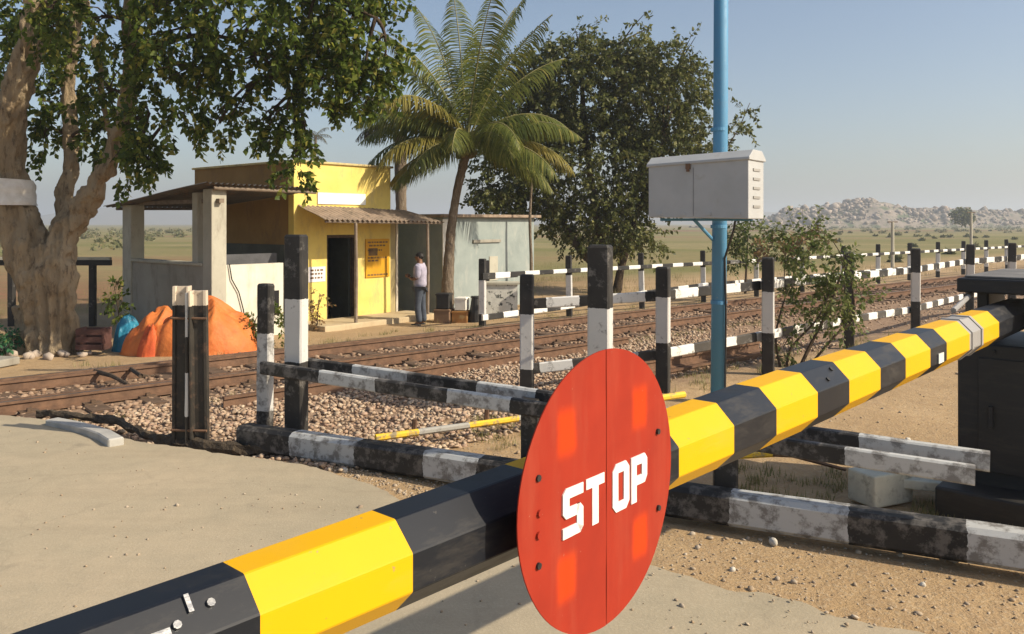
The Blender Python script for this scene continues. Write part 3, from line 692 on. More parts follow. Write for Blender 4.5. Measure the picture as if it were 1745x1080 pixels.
# straps that hold it to the boom
vs = []
mb = MB(); Ml = Matrix((DD, -DN, Vector((0, 0, 1)))).transposed()
for u in (-.26, .25):
    for z in (1.36, 1.55): pass
    mb.box(DC + DD * u - DN * .018 + Vector((0, 0, -.012)), (.035, .012, .27), Ml)
    c = DC + DD * u + Vector((0, 0, -.04)); 
mb.box(DC - DN * .030 + Vector((0, 0, -.04)), (.50, .022, .035), Ml)
mb.build('mounting_bracket', M_DSTEEL, disc)

# ---------------------------------------------------------------- black boom machine at the right
mach = empty('boom_machine', Vector((3.9, 6.0, 0)), 'black painted boom lifting machine cabinet holding the far end of the boom', 'gate machine')
M_MB = paint('machine_black_paint', (.010, .010, .011), .55, .2, (.05, .045, .04))
def mbox(name, d0, d1, q0, q1, z0, z1, mat, parent, bw=.012):    # d along the boom, q across it
    mb = MB(); mb.box(D * ((d0 + d1) / 2) + NB * ((q0 + q1) / 2) + Vector((0, 0, (z0 + z1) / 2)), (d1 - d0, q1 - q0, z1 - z0), Matrix((D, NB, Vector((0, 0, 1)))).transposed())
    o = mb.build(name, mat, parent); b = o.modifiers.new('b', 'BEVEL'); b.width = bw; b.segments = 2; return o
mbox('cabinet', 6.74, 7.75, .72, 1.64, 0, 1.22, M_MB, mach); mbox('side_cheek', 6.78, 7.6, .66, 1.17, 1.222, 1.60, M_MB, mach); mbox('side_cheek', 6.95, 7.5, 1.48, 1.56, 1.222, 1.60, M_MB, mach)
mbox('counterweight', 6.55, 7.9, .60, 1.60, 1.602, 1.705, M_MB, mach); mbox('weight_plate', 6.6, 7.85, .64, 1.56, 1.707, 1.722, pm('grey_plate', (.20, .19, .18), (.12, .115, .11), rough=.7), mach, .004)  # thin plate on top is a lighter grey than the black counterweight
mbox('plinth', 6.45, 8.0, .6, 1.72, -.05, .20, M_MB, mach, .02); mbox('door', 6.722, 6.738, .84, 1.5, .3, 1.12, M_MB, mach, .005); mbox('handle', 6.69, 6.72, 1.40, 1.43, .62, .78, M_DSTEEL, mach, .005)
for z in (.42, 1.0): mbox('hinge', 6.705, 6.721, .85, .9, z, z + .08, M_DSTEEL, mach, .003)
def mq_(d, q, z): return D * d + NB * q + Vector((0, 0, z))
mb = MB(); mb.tube([mq_(6.9, 1.19, 1.42), mq_(6.9, 1.475, 1.42)], [.04, .04], 12); mb.build('pivot', M_BG, mach)
mb = MB(); mb.tube([mq_(5.9, 1.46, 1.53), mq_(6.7, 1.54, 1.58)], [.018, .018], 8); mb.build('tie_rod', M_BG, mach)
for q_ in (.8, 1.1, 1.4): mb = MB(); mb.tube([mq_(6.735, q_, 1.17), mq_(6.71, q_, 1.17)], [.014, .014], 6); mb.build('bolt', M_DSTEEL, mach)

# ---------------------------------------------------------------- blue pole and relay box
M_BLUE = paint('sky_blue_paint', (.075, .25, .43), .6, .5, (.25, .3, .32))
pole = empty('blue_pole', Vector(((1223.5 - CX) / F * 9.75, 9.75, -.06)), 'tall sky blue steel pole behind the boom, carrying the grey box', 'pole')
pb = pole.location
mb = MB(); mb.tube([pb, pb + Vector((.03, 0, 3.4)), pb + Vector((.045, 0, 7.2))], [.088, .085, .082], 20); o = mb.build('shaft', M_BLUE, pole, smooth=True)
M_CONC = pm('weathered_concrete', (.42, .41, .35), (.30, .285, .235), scale=4, rough=.9, bs=.5, bscale=25, bdist=.01, c3=(.18, .16, .13), s3=9)
mb = MB(); mb.tube([pb + Vector((0, 0, -.02)), pb + Vector((0, 0, .09)), pb + Vector((0, 0, .12))], [.2, .19, .13], 14); mb.build('footing', M_CONC, pole)
mb = MB()
for z in (1.2, 2.1, 3.25): mb.tube([pb + Vector((.01, 0, z)), pb + Vector((.01, 0, z + .04))], [.096, .096], 18)
mb.build('band', M_BLUE, pole)
BD = Vector((.8, -.6, 0)); BK = Vector((.6, .8, 0)); B0 = Vector((.166 * 9.5, 9.5, 0))
box = empty('relay_box', B0 + BD * .6 + BK * .23 + Vector((0, 0, 2.15)), 'pale grey steel box with sloped lid mounted high on the blue pole', 'equipment box')
M_BOXP = pm('pale_grey_enamel', (.45, .455, .45), (.40, .405, .40), scale=3, rough=.45, spec=.45, bs=.08, bscale=6, c3=(.36, .34, .30), s3=5, lo3=.62, hi3=.8)
Lx, Dx = 1.19, .46
def bp(l, d, z): return B0 + BD * l + BK * d + Vector((0, 0, z))
def hexa(mb, pts, mi=0): mb.add(pts, [(0,3,2,1),(4,5,6,7),(0,1,5,4),(1,2,6,5),(2,3,7,6),(3,0,4,7)], mi)
mb = MB(); hexa(mb, [bp(0, 0, 2.165), bp(Lx, 0, 2.145), bp(Lx, Dx, 2.145), bp(0, Dx, 2.165), bp(0, 0, 2.755), bp(Lx, 0, 2.79), bp(Lx, Dx, 2.79), bp(0, Dx, 2.755)]); o = mb.build('body', M_BOXP, box); b = o.modifiers.new('b', 'BEVEL'); b.width = .01; b.segments = 2
mb = MB(); e = .018
prof = [(-e, 2.745), (-e, 2.775), (.10, 2.86), (Dx - .10, 2.86), (Dx + e, 2.775), (Dx + e, 2.745)]
vs = [bp(-e, d, z - .0) for d, z in prof] + [bp(Lx + e, d, z + .035) for d, z in prof]; n = 6
mb.add(vs, [(i, (i + 1) % n, n + (i + 1) % n, n + i) for i in range(n)] + [tuple(range(n - 1, -1, -1)), tuple(range(n, 2 * n))]); o = mb.build('lid', M_BOXP, box); b = o.modifiers.new('b', 'BEVEL'); b.width = .005
Mb = Matrix((BD, BK, Vector((0, 0, 1)))).transposed()
mb = MB()
for k in range(5):
    z = 2.28 + k * .1; mb.box(bp(Lx + .004, .23, z), (.012, .2, .028), Mb)
mb.build('vent', pm('vent_shade', (.35, .34, .32), (.28, .27, .25), rough=.6, bs=0), box)
mb = MB(); mb.box(bp(Lx * .42, -.012, 2.735), (.05, .03, .06), Mb); mb.box(bp(Lx * .42, -.02, 2.70), (.03, .02, .05), Mb); mb.build('hasp', M_RAIL, box)
mb = MB(); mb.box(bp(Lx * .47, -.003, 2.45), (.006, .008, .54), Mb); mb.build('door_seam', pm('seam', (.3, .3, .3), rough=.6, bs=0), box)
mb = MB(); mb.tube([bp(Lx * .78, .3, 2.15), bp(Lx * .76, .3, 2.02), pb + Vector((.06, -.08, 1.75)), pb + Vector((.07, -.09, 1.2)), pb + Vector((.06, -.09, .1))], [.013] * 5, 6); mb.build('cable', M_DSTEEL, box)
for l_ in (.12, .36, .62, .9): mb = MB(); mb.box(bp(Lx * l_, -.006, 2.2), (.06, .014, .03), Mb); mb.build('hinge', M_BOXP, box)
mb = MB(); mb.box(bp(Lx * .5, Dx * .5, 2.14), (Lx * .92, .05, .03), Mb); mb.tube([bp(Lx * .40, .2, 2.14), pb + Vector((-.05, 0, 1.95))], [.02, .02], 8); mb.build('support_bracket', M_BLUE, box)

# ---------------------------------------------------------------- things lying by the fence
by = empty('fallen_pole', P(780, 728, .1), 'thin yellow and grey striped pole lying low across the gravel behind the near fence', 'pole')
a, b_ = P(640, 746, .12), P(935, 706, .13); L = (b_ - a).length
m = bands('fallen_pole_paint', L, [(0, 0), (.42, 1), (.95, 0), (1.5, 1)], [(.80, .52, .02), (.34, .33, .30)], wear=.3)
member('pole', a, b_, .06, .06, m, by, c=.018, cuts=3)
member('pole_end', P(965, 702, .12), P(1166, 672, .13), .07, .07, bands('pole_end_paint', 2.0, [(0, 1), (1.15, 0)], [(.80, .52, .02), (.34, .33, .30)], wear=.3), by, c=.02, cuts=3)
for px, py in ((705, 742), (828, 722)):
    q = P(px, py, .0); member('support', q + Vector((0, 0, -.05)), q + Vector((.01, 0, .16)), .05, .05, M_RAIL, by)
sp2 = member('short_yellow_rod', P(1225, 778, .28), P(1318, 772, .26), .05, .05, bands('short_rod_paint', .7, [(0, 0)], [(.80, .52, .02), WHT], wear=.3), None, c=.015); tag(sp2, 'short yellow rod end showing under the boom beside the black rail', 'rod')
mb = MB(); mb.tube([P(1318, 774, .26), P(1350, 776, .2), P(1440, 800, .0)], [.02, .018, .015], 6); tag(mb.build('rusty_rod', M_RAIL, None, P(1350, 790)), 'rusty bent rod beyond the short yellow rod', 'rod')
M_BLK = pm('mossy_concrete_block', (.62, .61, .50), (.52, .50, .40), scale=5, rough=.95, bs=.6, bscale=22, bdist=.012, c3=(.34, .32, .25), s3=12, lo3=.55)
def block(name, c, size, yaw, lab, mat=M_BLK, bw=.015):
    mb = MB(); mb.box((0, 0, 0), size); 
    me_o = mb.build(name, mat, None, (0, 0, 0)); me_o.location = c; me_o.rotation_euler = (0, 0, R(yaw)); b = me_o.modifiers.new('b', 'BEVEL'); b.width = bw; b.segments = 2; tag(me_o, lab, 'block'); return me_o
q = P(1500, 848); block('concrete_block', (q.x, q.y, .10), (.40, .26, .24), 24, 'squared pale concrete block sitting between the double rail and the bottom beam')
q = P(1580, 826, .1); block('stone_slab', (q.x, q.y, .13), (.46, .3, .07), -22, 'thin pale stone slab lying behind the squared concrete block', bw=.008)
M_KERB = pm('old_kerb_concrete', (.50, .48, .43), (.34, .33, .31), scale=4, rough=.9, bs=.4, bscale=20, bdist=.01)
mb = MB(); kp = [P(88, 716, .06), P(120, 722, .065), P(150, 729, .07), P(178, 738, .075), P(198, 750, .08)]
vs = []; 
for i, p in enumerate(kp):
    d = (kp[min(i + 1, 4)] - kp[max(i - 1, 0)]).normalized(); s = Vector((-d.y, d.x, 0)) * .07
    for a, z in ((-1, -.09), (1, -.09), (1, .02), (-1, .02)): vs.append(p + s * a + Vector((0, 0, z)))
fs = [(i * 4 + k, i * 4 + (k + 1) % 4, (i + 1) * 4 + (k + 1) % 4, (i + 1) * 4 + k) for i in range(4) for k in range(4)] + [(3, 2, 1, 0), (16, 17, 18, 19)]
mb.add(vs, fs); o = mb.build('kerb_stone', M_KERB, None, kp[2]); b = o.modifiers.new('b', 'BEVEL'); b.width = .012; tag(o, 'curved broken kerb stone with a pale end on the road edge at far left', 'kerb')
M_EDGE = pm('dark_uneven_edge', (.045, .035, .025), (.10, .075, .05), scale=9, rough=.95, bs=.9, bscale=30, bdist=.03)  # near-black brown for the low strip along the road edge
pts = [(60, 705), (100, 708), (150, 713), (200, 722), (235, 738), (262, 750), (300, 757), (350, 764), (412, 768), (470, 772)]
mb = MB(); W3 = [P(a, b, .0) for a, b in pts]; fine = []
for i in range(len(W3) - 1):
    for k in range(5): fine.append(W3[i].lerp(W3[i + 1], k / 5))
rr = [.035 + .03 * abs(mnoise.noise(p * 4)) + (.02 if 200 < i * 8 < 330 else 0) for i, p in enumerate(fine)]
mb.tube([p + Vector((0, .05, .0 + .02 * mnoise.noise(p * 6))) for p in fine], rr, 8, wob=.8); tag(mb.build('dark_edge_strip', M_EDGE, None, W3[4]), 'low dark uneven strip along the road edge by the gravel at left', 'edging')
M_STONEW = pm('white_stone', (.62, .58, .50), (.45, .41, .34), scale=12, rough=.9, bs=.5)
def single_stone(px, py, s, lab, mat=M_STONEW, z=-.035):
    o = stones('loose_stone', np.array([[0, 0, 0.]]), np.array([s]), mat, flat=.8); o.location = P(px, py, z) + Vector((0, 0, s * .4)); b = o.modifiers.new('s', 'SUBSURF'); b.levels = 1; b.render_levels = 1; tag(o, lab, 'stone')
single_stone(1318, 930, .055, 'white stone half under the bottom beam, beside its pale band'); single_stone(1248, 975, .028, 'small pale stone on the sand below the white stone at the beam'); single_stone(586, 806, .045, 'pinkish pointed stone in front of the bottom beam left of the disc')
single_stone(1572, 1000, .03, 'small stone on the sand below the right end of the bottom beam'); single_stone(1548, 752, .035, 'pale stone on the orange sand left of the black machine')
# ---------------------------------------------------------------- huts (building frame: s along the front, t out of the front)
HS = Vector((.643, .766, 0)); HT = Vector((.766, -.643, 0)); C0 = Vector((-4.78, 18.0, 0)); GB = -.22
def H(s, t, z=0.): return C0 + HS * s + HT * t + Vector((0, 0, z))
MH = Matrix((HS, HT, Vector((0, 0, 1)))).transposed()
def hbox(mb, s0, s1, t0, t1, z0, z1, mi=0):
    mb.add([H(s0, t0, z0), H(s0, t1, z0), H(s1, t1, z0), H(s1, t0, z0), H(s0, t0, z1), H(s0, t1, z1), H(s1, t1, z1), H(s1, t0, z1)], [(0,3,2,1),(4,5,6,7),(0,1,5,4),(1,2,6,5),(2,3,7,6),(3,0,4,7)], mi)
def hpart(name, dims, mat, parent, bw=0.):
    mb = MB(); hbox(mb, *dims); o = mb.build(name, mat, parent)
    if bw: b = o.modifiers.new('b', 'BEVEL'); b.width = bw; b.segments = 2
    return o
def plaster(name, c1, c2, stain, sc_=1.6, rough=.92, seed=0.):
    m, nt, b = newmat(name); b.inputs['Roughness'].default_value = rough; b.inputs['Specular IOR Level'].default_value = .15
    f, n = noise_fac(nt, sc_, detail=9, rough=.65, seed=seed); c = mix(nt, f, c1, c2)
    f2, n2 = noise_fac(nt, 3., detail=9, rough=.75, lo=.52, hi=.72, seed=seed + 3, stretch=(1, 1, .35)); c = mix(nt, math_(nt, 'MULTIPLY', f2, .8), c, stain)
    g = N(nt, 'ShaderNodeNewGeometry'); sp = N(nt, 'ShaderNodeSeparateXYZ'); nt.links.new(g.outputs['Position'], sp.inputs[0])
    mr = N(nt, 'ShaderNodeMapRange'); mr.inputs[1].default_value = .35; mr.inputs[2].default_value = -.25; nt.links.new(math_(nt, 'ADD', sp.outputs[2], math_(nt, 'MULTIPLY', n2, .5)), mr.inputs[0])
    c = mix(nt, math_(nt, 'MULTIPLY', mr.outputs[0], .5), c, stain)      # splash-back dirt at the foot
    nt.links.new(c, b.inputs['Base Color']); bump(nt, b, n2, .4, .01); return m
M_YW = plaster('yellow_limewash', (.78, .62, .19), (.70, .53, .14), (.46, .36, .19))
M_YS = plaster('shaded_yellow_limewash', (.34, .205, .075), (.28, .165, .06), (.18, .12, .07), seed=2.)  # yellow side wall away from the sun: its shade is put into this brown
M_GW = plaster('cement_whitewash', (.48, .46, .38), (.40, .38, .31), (.24, .21, .17), seed=4.)
M_CEM = plaster('bare_cement', (.36, .34, .29), (.30, .28, .235), (.17, .15, .12), seed=6.)
M_DADO = plaster('dark_grey_dado', (.13, .13, .11), (.10, .10, .085), (.08, .07, .06), seed=7.)
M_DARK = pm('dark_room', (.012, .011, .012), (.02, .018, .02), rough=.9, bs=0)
M_SHEET = pm('weathered_asbestos_sheet', (.36, .27, .20), (.26, .20, .15), scale=2.5, rough=.9, bs=.4, bscale=18, c3=(.15, .12, .09), s3=6, lo3=.5)
M_SHEETD = pm('dark_tin_sheet', (.16, .14, .12), (.11, .095, .08), scale=2., rough=.8, bs=.3, bscale=18, c3=(.22, .13, .08), s3=5)
hut = empty('yellow_hut', H(1.4, -2.1, GB), 'small flat roofed hut with sunlit yellow front, dark doorway and yellow notice board', 'hut')
FT = 3.44
# front wall with a door opening
mb = MB()
hbox(mb, 0, .886, -.2, 0, GB, FT); hbox(mb, 1.735, 2.8, -.2, 0, GB, FT); hbox(mb, .886, 1.735, -.2, 0, 1.83, FT); mb.build('front_wall', M_YW, hut)
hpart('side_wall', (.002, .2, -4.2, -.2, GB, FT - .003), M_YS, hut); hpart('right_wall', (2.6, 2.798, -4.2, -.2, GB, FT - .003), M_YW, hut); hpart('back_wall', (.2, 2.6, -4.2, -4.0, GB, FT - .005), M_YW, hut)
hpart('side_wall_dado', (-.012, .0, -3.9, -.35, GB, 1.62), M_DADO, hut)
hpart('roof_slab', (-.05, 2.86, -4.26, .05, FT, FT + .05), plaster('roof_edge', (.62, .50, .24), (.5, .4, .2), (.2, .16, .1)), hut, .01)
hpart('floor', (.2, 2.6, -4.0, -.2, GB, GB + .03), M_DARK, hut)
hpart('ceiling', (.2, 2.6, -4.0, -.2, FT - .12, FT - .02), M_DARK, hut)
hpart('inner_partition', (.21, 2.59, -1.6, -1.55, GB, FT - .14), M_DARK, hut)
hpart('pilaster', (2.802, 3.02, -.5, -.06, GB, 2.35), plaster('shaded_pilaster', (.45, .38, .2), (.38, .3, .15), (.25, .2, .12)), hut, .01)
hpart('drain_pipe', (3.10, 3.17, -.2, -.13, GB, 2.3), pm('pale_pipe', (.62, .55, .44), (.5, .44, .35), rough=.7), hut, .01)
df = hpart('door_frame', (.886, .93, -.16, -.02, GB + .02, 1.81), M_WOODD, hut); mb = MB(); hbox(mb, 1.69, 1.733, -.16, -.02, GB + .02, 1.81); hbox(mb, .931, 1.689, -.16, -.02, 1.76, 1.828); mb.build('door_frame', M_WOODD, hut)
mb = MB(); hbox(mb, 1.64, 1.685, -.85, -.17, GB + .05, 1.75); mb.build('door_leaf', pm('dark_green_door', (.05, .06, .05), (.035, .04, .035), rough=.6), hut)
hpart('plinth', (-.0, 3.35, .002, 1.1, GB - .05, GB + .14), plaster('plinth_plaster', (.56, .46, .30), (.48, .38, .24), (.36, .28, .18)), hut, .015)
hpart('name_board', (.62, 2.0, .002, .03, 2.53, 2.79), pm('white_board', (.80, .80, .76), (.74, .73, .68), rough=.6, bs=0), hut, .004)
def poster_mat(name, base, ink, sc_, lo, hi, stretch=(1, 1, 3)):
    return pm(name, base, tuple(x * .85 for x in base), scale=3, rough=.7, bs=0, c3=ink, s3=sc_, lo3=lo, hi3=hi, stretch=stretch)
nb_ = hpart('notice_board', (2.0, 2.74, .004, .03, .80, 1.72), pm('notice_yellow', (.60, .32, .010), (.55, .26, .008), scale=3, rough=.6, bs=0), hut, .003)
mb = MB()
M_INK = pm('notice_ink', (.12, .07, .03), (.2, .12, .04), scale=8, rough=.7, bs=0)
for z, a, b_ in ((1.64, 2.06, 2.68), (1.56, 2.1, 2.6), (1.45, 2.06, 2.5), (1.27, 2.06, 2.66), (1.20, 2.06, 2.4), (.86, 2.05, 2.69)):
    x = a
    while x < b_:
        wl = random.uniform(.04, .11); hbox(mb, x, min(x + wl, b_), .031, .0335, z - .02, z + .02); x += wl + .025
hbox(mb, 2.08, 2.36, .031, .0335, 1.32, 1.50)
mb.build('notice_writing', M_INK, hut)['kind'] = 'stuff'
hpart('white_poster', (.38, .84, .003, .012, .78, 1.12), pm('poster_paper', (.74, .72, .74), (.66, .64, .68), rough=.7, bs=0), hut)
mb = MB()
for z in (1.04, .96, .87):
    x = .43
    while x < .78:
        wl = random.uniform(.03, .09); hbox(mb, x, x + wl, .0125, .0145, z - .018, z + .022); x += wl + .03
mb.build('poster_writing', M_INK, hut)['kind'] = 'stuff'
# canopy: corrugated sheet on two poles
def corrugated(name, p00, p10, p01, p11, nw, mat, parent, amp=.018, th=.006, sag=.02):
    p00, p10, p01, p11 = map(Vector, (p00, p10, p01, p11)); up = Vector((0, 0, 1)); NW = nw * 6; NT = 6; vs = []; fs = []
    for lay in (0, 1):
        for j in range(NT + 1):
            t = j / NT
            for i in range(NW + 1):
                s = i / NW; p = (p00.lerp(p10, s)).lerp(p01.lerp(p11, s), t)
                vs.append(p + up * (amp * math.sin(2 * math.pi * nw * s) - lay * th + sag * mnoise.noise(Vector((s * 3, t * 2, 2.)))))
    n1 = NW + 1; off = n1 * (NT + 1)
    for j in range(NT):
        for i in range(NW):
            q = (j * n1 + i, j * n1 + i + 1, (j + 1) * n1 + i + 1, (j + 1) * n1 + i); fs.append(q); fs.append(tuple(off + k for k in q[::-1]))
    mb = MB(); mb.add(vs, fs); return mb.build(name, mat, parent, smooth=True)
corrugated('canopy_sheet', H(.1, .003, 2.5), H(3.3, .003, 2.42), H(.0, 1.12, 2.17), H(3.55, 1.12, 2.13), 26, M_SHEET, hut)
M_POLE = pm('grey_wood_pole', (.26, .21, .16), (.16, .12, .09), scale=6, rough=.85, bs=.4)
for s_, in ((.87,), (3.05,)):
    mb = MB(); mb.tube([H(s_, 1.04, GB), H(s_ + .02, 1.04, .9), H(s_, 1.04, 2.12)], [.04, .037, .035], 8); mb.build('canopy_post', M_POLE, hut)
mb = MB(); mb.tube([H(.05, 1.05, 2.135), H(3.5, 1.05, 2.10)], [.03, .03], 8); mb.build('canopy_beam', M_POLE, hut)
# open porch in front and to the left of the hut
po = empty('cement_porch', H(-1.2, -1, GB), 'open sided porch of pale cement columns and half walls under a low sheet roof', 'porch')
hpart('corner_column', (-2.38, -2.06, .42, .74, GB, 2.76), M_GW, po, .015)
hpart('left_column', (-2.38, -2.08, -2.96, -2.55, GB, 2.50), M_GW, po, .015)
hpart('inner_column', (-2.37, -2.1, -.0, .2, 1.26, 2.7), M_GW, po, .01)
hpart('left_half_wall', (-2.35, -2.2, -2.55, .42, GB, 1.27), M_CEM, po)
hpart('sill', (-2.40, -2.15, -2.55, .42, 1.27, 1.33), M_GW, po, .01)
hpart('front_half_wall', (-2.06, -.75, .55, .70, GB, 1.28), plaster('front_whitewash', (.68, .66, .57), (.60, .57, .47), (.42, .38, .3), seed=9.), po)
hpart('floor', (-2.2, -.1, -2.9, .55, GB, GB + .1), M_CEM, po)
hpart('back_half_wall', (-2.2, -.02, -2.96, -2.8, GB, 1.2), M_CEM, po)
hpart('wall_vent', (-1.12, -.86, .702, .715, .22, .72), M_DARK, po)
corrugated('roof_sheet', H(-2.62, -3.35, 2.47), H(-.02, -3.35, 2.5), H(-2.62, .95, 2.86), H(-.02, .95, 2.83), 22, M_SHEETD, po, amp=.02)
hpart('roof_beam', (-2.28, -2.18, -3.2, .85, 2.56, 2.64), M_POLE, po).location.z -= .07
mb = MB(); mb.tube([H(-2.4, .85, 2.77), H(-.05, .85, 2.75)], [.035, .035], 8); mb.tube([H(-2.4, -3.2, 2.42), H(-.05, -3.2, 2.45)], [.035, .035], 8); mb.build('purlin', M_POLE, po)['kind'] = 'stuff'
mb = MB(); pts = [H(-2.0, .735, 1.3), H(-1.95, .74, 1.0), H(-1.8, .74, .75), H(-1.7, .74, .4), H(-1.62, .74, .0)]; mb.tube(pts, [.012] * 5, 6); mb.build('hanging_cable', M_DARK, po)
bench = empty('porch_bench', H(-.9, .1, GB + .1), 'dark bench with a brown bundle inside the porch', 'bench')
hpart('seat', (-1.6, -.3, -.2, .2, .9, .98), M_DSTEEL, bench); hpart('leg', (-1.55, -1.45, -.15, .15, GB + .1, .9), M_DSTEEL, bench); hpart('leg', (-.45, -.35, -.15, .15, GB + .1, .9), M_DSTEEL, bench)
hpart('back', (-1.6, -.3, -.24, -.2, .98, 1.45), pm('bench_back', (.10, .10, .11), (.07, .07, .075), rough=.6), bench)
# whitewashed building behind
wb = empty('white_building', Vector((-.6, 23, GB)), 'plain low whitewashed building behind the palm with dappled shade on its front', 'building')
D0 = Vector((-1.75, 20.8, 0)); 
def H2(s, t, z=0.): return D0 + HS * s + HT * t + Vector((0, 0, z))
def h2(name, d, mat, bw=0):
    s0, s1, t0, t1, z0, z1 = d; mb = MB()
    mb.add([H2(s0, t0, z0), H2(s0, t1, z0), H2(s1, t1, z0), H2(s1, t0, z0), H2(s0, t0, z1), H2(s0, t1, z1), H2(s1, t1, z1), H2(s1, t0, z1)], [(0,3,2,1),(4,5,6,7),(0,1,5,4),(1,2,6,5),(2,3,7,6),(3,0,4,7)])
    o = mb.build(name, mat, wb)
    if bw: b = o.modifiers.new('b', 'BEVEL'); b.width = bw
    return o
M_SHW = plaster('shaded_whitewash', (.31, .35, .335), (.24, .28, .27), (.40, .41, .38), seed=12.)  # tree shade over the whitewash is put into this blue-grey wall colour
h2('walls', (0, 3.7, -4.5, 0, GB, 2.25), M_SHW); h2('roof_edge', (-.12, 3.85, -4.6, .16, 2.25, 2.33), M_SHEET, .01)
h2('corner_strip', (-.01, .2, -.01, .012, GB, 2.2), plaster('sunlit_whitewash', (.8, .78, .72), (.74, .72, .66), (.6, .55, .45)))  # sunlight on the corner put into a lighter coat than the walls
h2('window_ledge', (1.1, 2.2, .0, .05, 1.58, 1.66), M_CEM, .005); h2('window', (1.5, 1.75, .002, .01, .5, 1.1), M_DARK); h2('window_shade', (1.76, 2.1, .002, .02, .55, 1.2), M_GW)
# low field wall bar beyond the porch at left
fb = empty('field_fence', Vector((-11, 18.3, GB)), 'dark barred fence with pale top beyond the big tree at left', 'fence')
for i, px in enumerate((158, 20, -140)):
    X = (px - CX) / F * 18.3; post('post', Vector((X, 18.3, GB - .05)), 1.52, .13, 0, mp2, fb)
mb = MB(); mb.box((-12.2, 18.25, 1.22), (6.6, .07, .12)); mb.build('bar', M_DSTEEL, fb)
mb = MB(); mb.box((-12.2, 18.22, 1.315), (6.6, .10, .06)); mb.build('cap_rail', M_GW, fb)

# ---------------------------------------------------------------- person
M_SKIN = pm('brown_skin', (.20, .105, .06), (.17, .085, .05), rough=.55, bs=.1); M_SHIRT = pm('pale_lilac_check_shirt', (.42, .39, .47), (.30, .28, .36), scale=9, rough=.85, bs=.5, bscale=14, bdist=.02)
M_TROU = pm('slate_trousers', (.075, .09, .115), (.05, .06, .08), scale=6, rough=.85, bs=.5, bscale=12, bdist=.02); M_HAIR = pm('black_hair', (.012, .010, .009), (.02, .016, .014), rough=.5, bs=.5, bscale=60)
def skin(name, verts, edges, radii, mat, parent, sub=2, root=0):
    me = bpy.data.meshes.new(name); me.from_pydata([Vector(v) for v in verts], edges, [])
    o = bpy.data.objects.new(name, me); col.objects.link(o); me.materials.append(mat)
    o.modifiers.new('skin', 'SKIN'); sv = me.skin_vertices[0].data if me.skin_vertices else None
    if sv is None:
        bpy.context.view_layer.update(); sv = me.skin_vertices[0].data
    for i, r in enumerate(radii): sv[i].radius = (r, r) if not isinstance(r, tuple) else r; sv[i].use_root = (i == root)
    s = o.modifiers.new('sub', 'SUBSURF'); s.levels = sub; s.render_levels = sub
    dg = bpy.context.evaluated_depsgraph_get(); m2 = bpy.data.meshes.new_from_object(o.evaluated_get(dg)); bpy.data.objects.remove(o)
    m2.materials.clear(); m2.materials.append(mat); m2.polygons.foreach_set('use_smooth', [True] * len(m2.polygons))
    o = bpy.data.objects.new(name, m2); col.objects.link(o); o.parent = parent; return o
px_, py_ = (716 - CX) / F * 18.55, 18.55
man = empty('person', (px_, py_, GB + .14 - .135), 'person in pale lilac shirt and slate trousers standing by the hut, hands in front', 'person')
man.rotation_euler = (0, 0, R(168))      # local +X is the way the person faces
# local frame: X forward, Y left, Z up; 1.63 m tall
body_v = [(0, 0, .86), (.0, 0, 1.02), (.01, 0, 1.20), (-.01, 0, 1.34), (.0, 0, 1.41), (.02, 0, 1.47), (.035, 0, 1.535), (.03, 0, 1.60),
          (-.01, .165, 1.34), (-.02, .20, 1.10), (.14, .15, 1.05), (.25, .04, 1.10), (-.01, -.165, 1.34), (-.03, -.20, 1.10), (.13, -.15, 1.04), (.25, -.035, 1.08),
          (.0, .09, .80), (.03, .10, .45), (-.02, .10, .09), (.0, -.09, .80), (-.02, -.10, .45), (-.06, -.10, .09), (.10, .11, .04), (.06, -.11, .04)]
body_e = [(0,1),(1,2),(2,3),(3,4),(4,5),(5,6),(6,7),(3,8),(8,9),(9,10),(10,11),(3,12),(12,13),(13,14),(14,15),(0,16),(16,17),(17,18),(0,19),(19,20),(20,21),(18,22),(21,23)]
body_r = [.06, .07, .09, .085, .055, .06, .095, .08, .052, .04, .032, .024, .052, .04, .032, .024, .085, .055, .036, .085, .055, .036, .034, .034]
skin('body', body_v, body_e, body_r, M_SKIN, man)
skin('shirt', [(0, 0, .83), (0, 0, 1.00), (.01, 0, 1.20), (-.01, 0, 1.35), (-.01, .17, 1.35), (-.02, .215, 1.14), (.03, .2, 1.075), (-.01, -.17, 1.35), (-.03, -.215, 1.14), (.02, -.2, 1.065), (0, 0, 1.40)], [(0,1),(1,2),(2,3),(3,4),(4,5),(5,6),(3,7),(7,8),(8,9),(3,10)], [.175, .155, .165, .135, .085, .07, .06, .085, .07, .06, .066], M_SHIRT, man)
skin('trousers', [(0, 0, .97), (.0, .085, .80), (.03, .10, .45), (-.02, .10, .07), (.0, -.085, .80), (-.02, -.10, .45), (-.06, -.10, .07)], [(0,1),(1,2),(2,3),(0,4),(4,5),(5,6)], [(.17, .15), .105, .08, .075, .105, .08, .075], M_TROU, man)
mb = MB()
v_, f_ = ico()
import bmesh as _b
def blob(name, c, size, mat, parent, sub=3, n=.0):
    bm = _b.new(); _b.ops.create_icosphere(bm, subdivisions=sub, radius=1)
    for v in bm.verts:
        k = 1 + n * mnoise.noise(v.co * 2.2); v.co = Vector((v.co.x * size[0] * k + c[0], v.co.y * size[1] * k + c[1], v.co.z * size[2] * k + c[2]))
    me = bpy.data.meshes.new(name); bm.to_mesh(me); bm.free(); me.materials.append(mat); me.polygons.foreach_set('use_smooth', [True] * len(me.polygons))
    o = bpy.data.objects.new(name, me); col.objects.link(o); o.parent = parent; return o
blob('hair', (.005, 0, 1.575), (.095, .088, .085), M_HAIR, man, 3, .12)
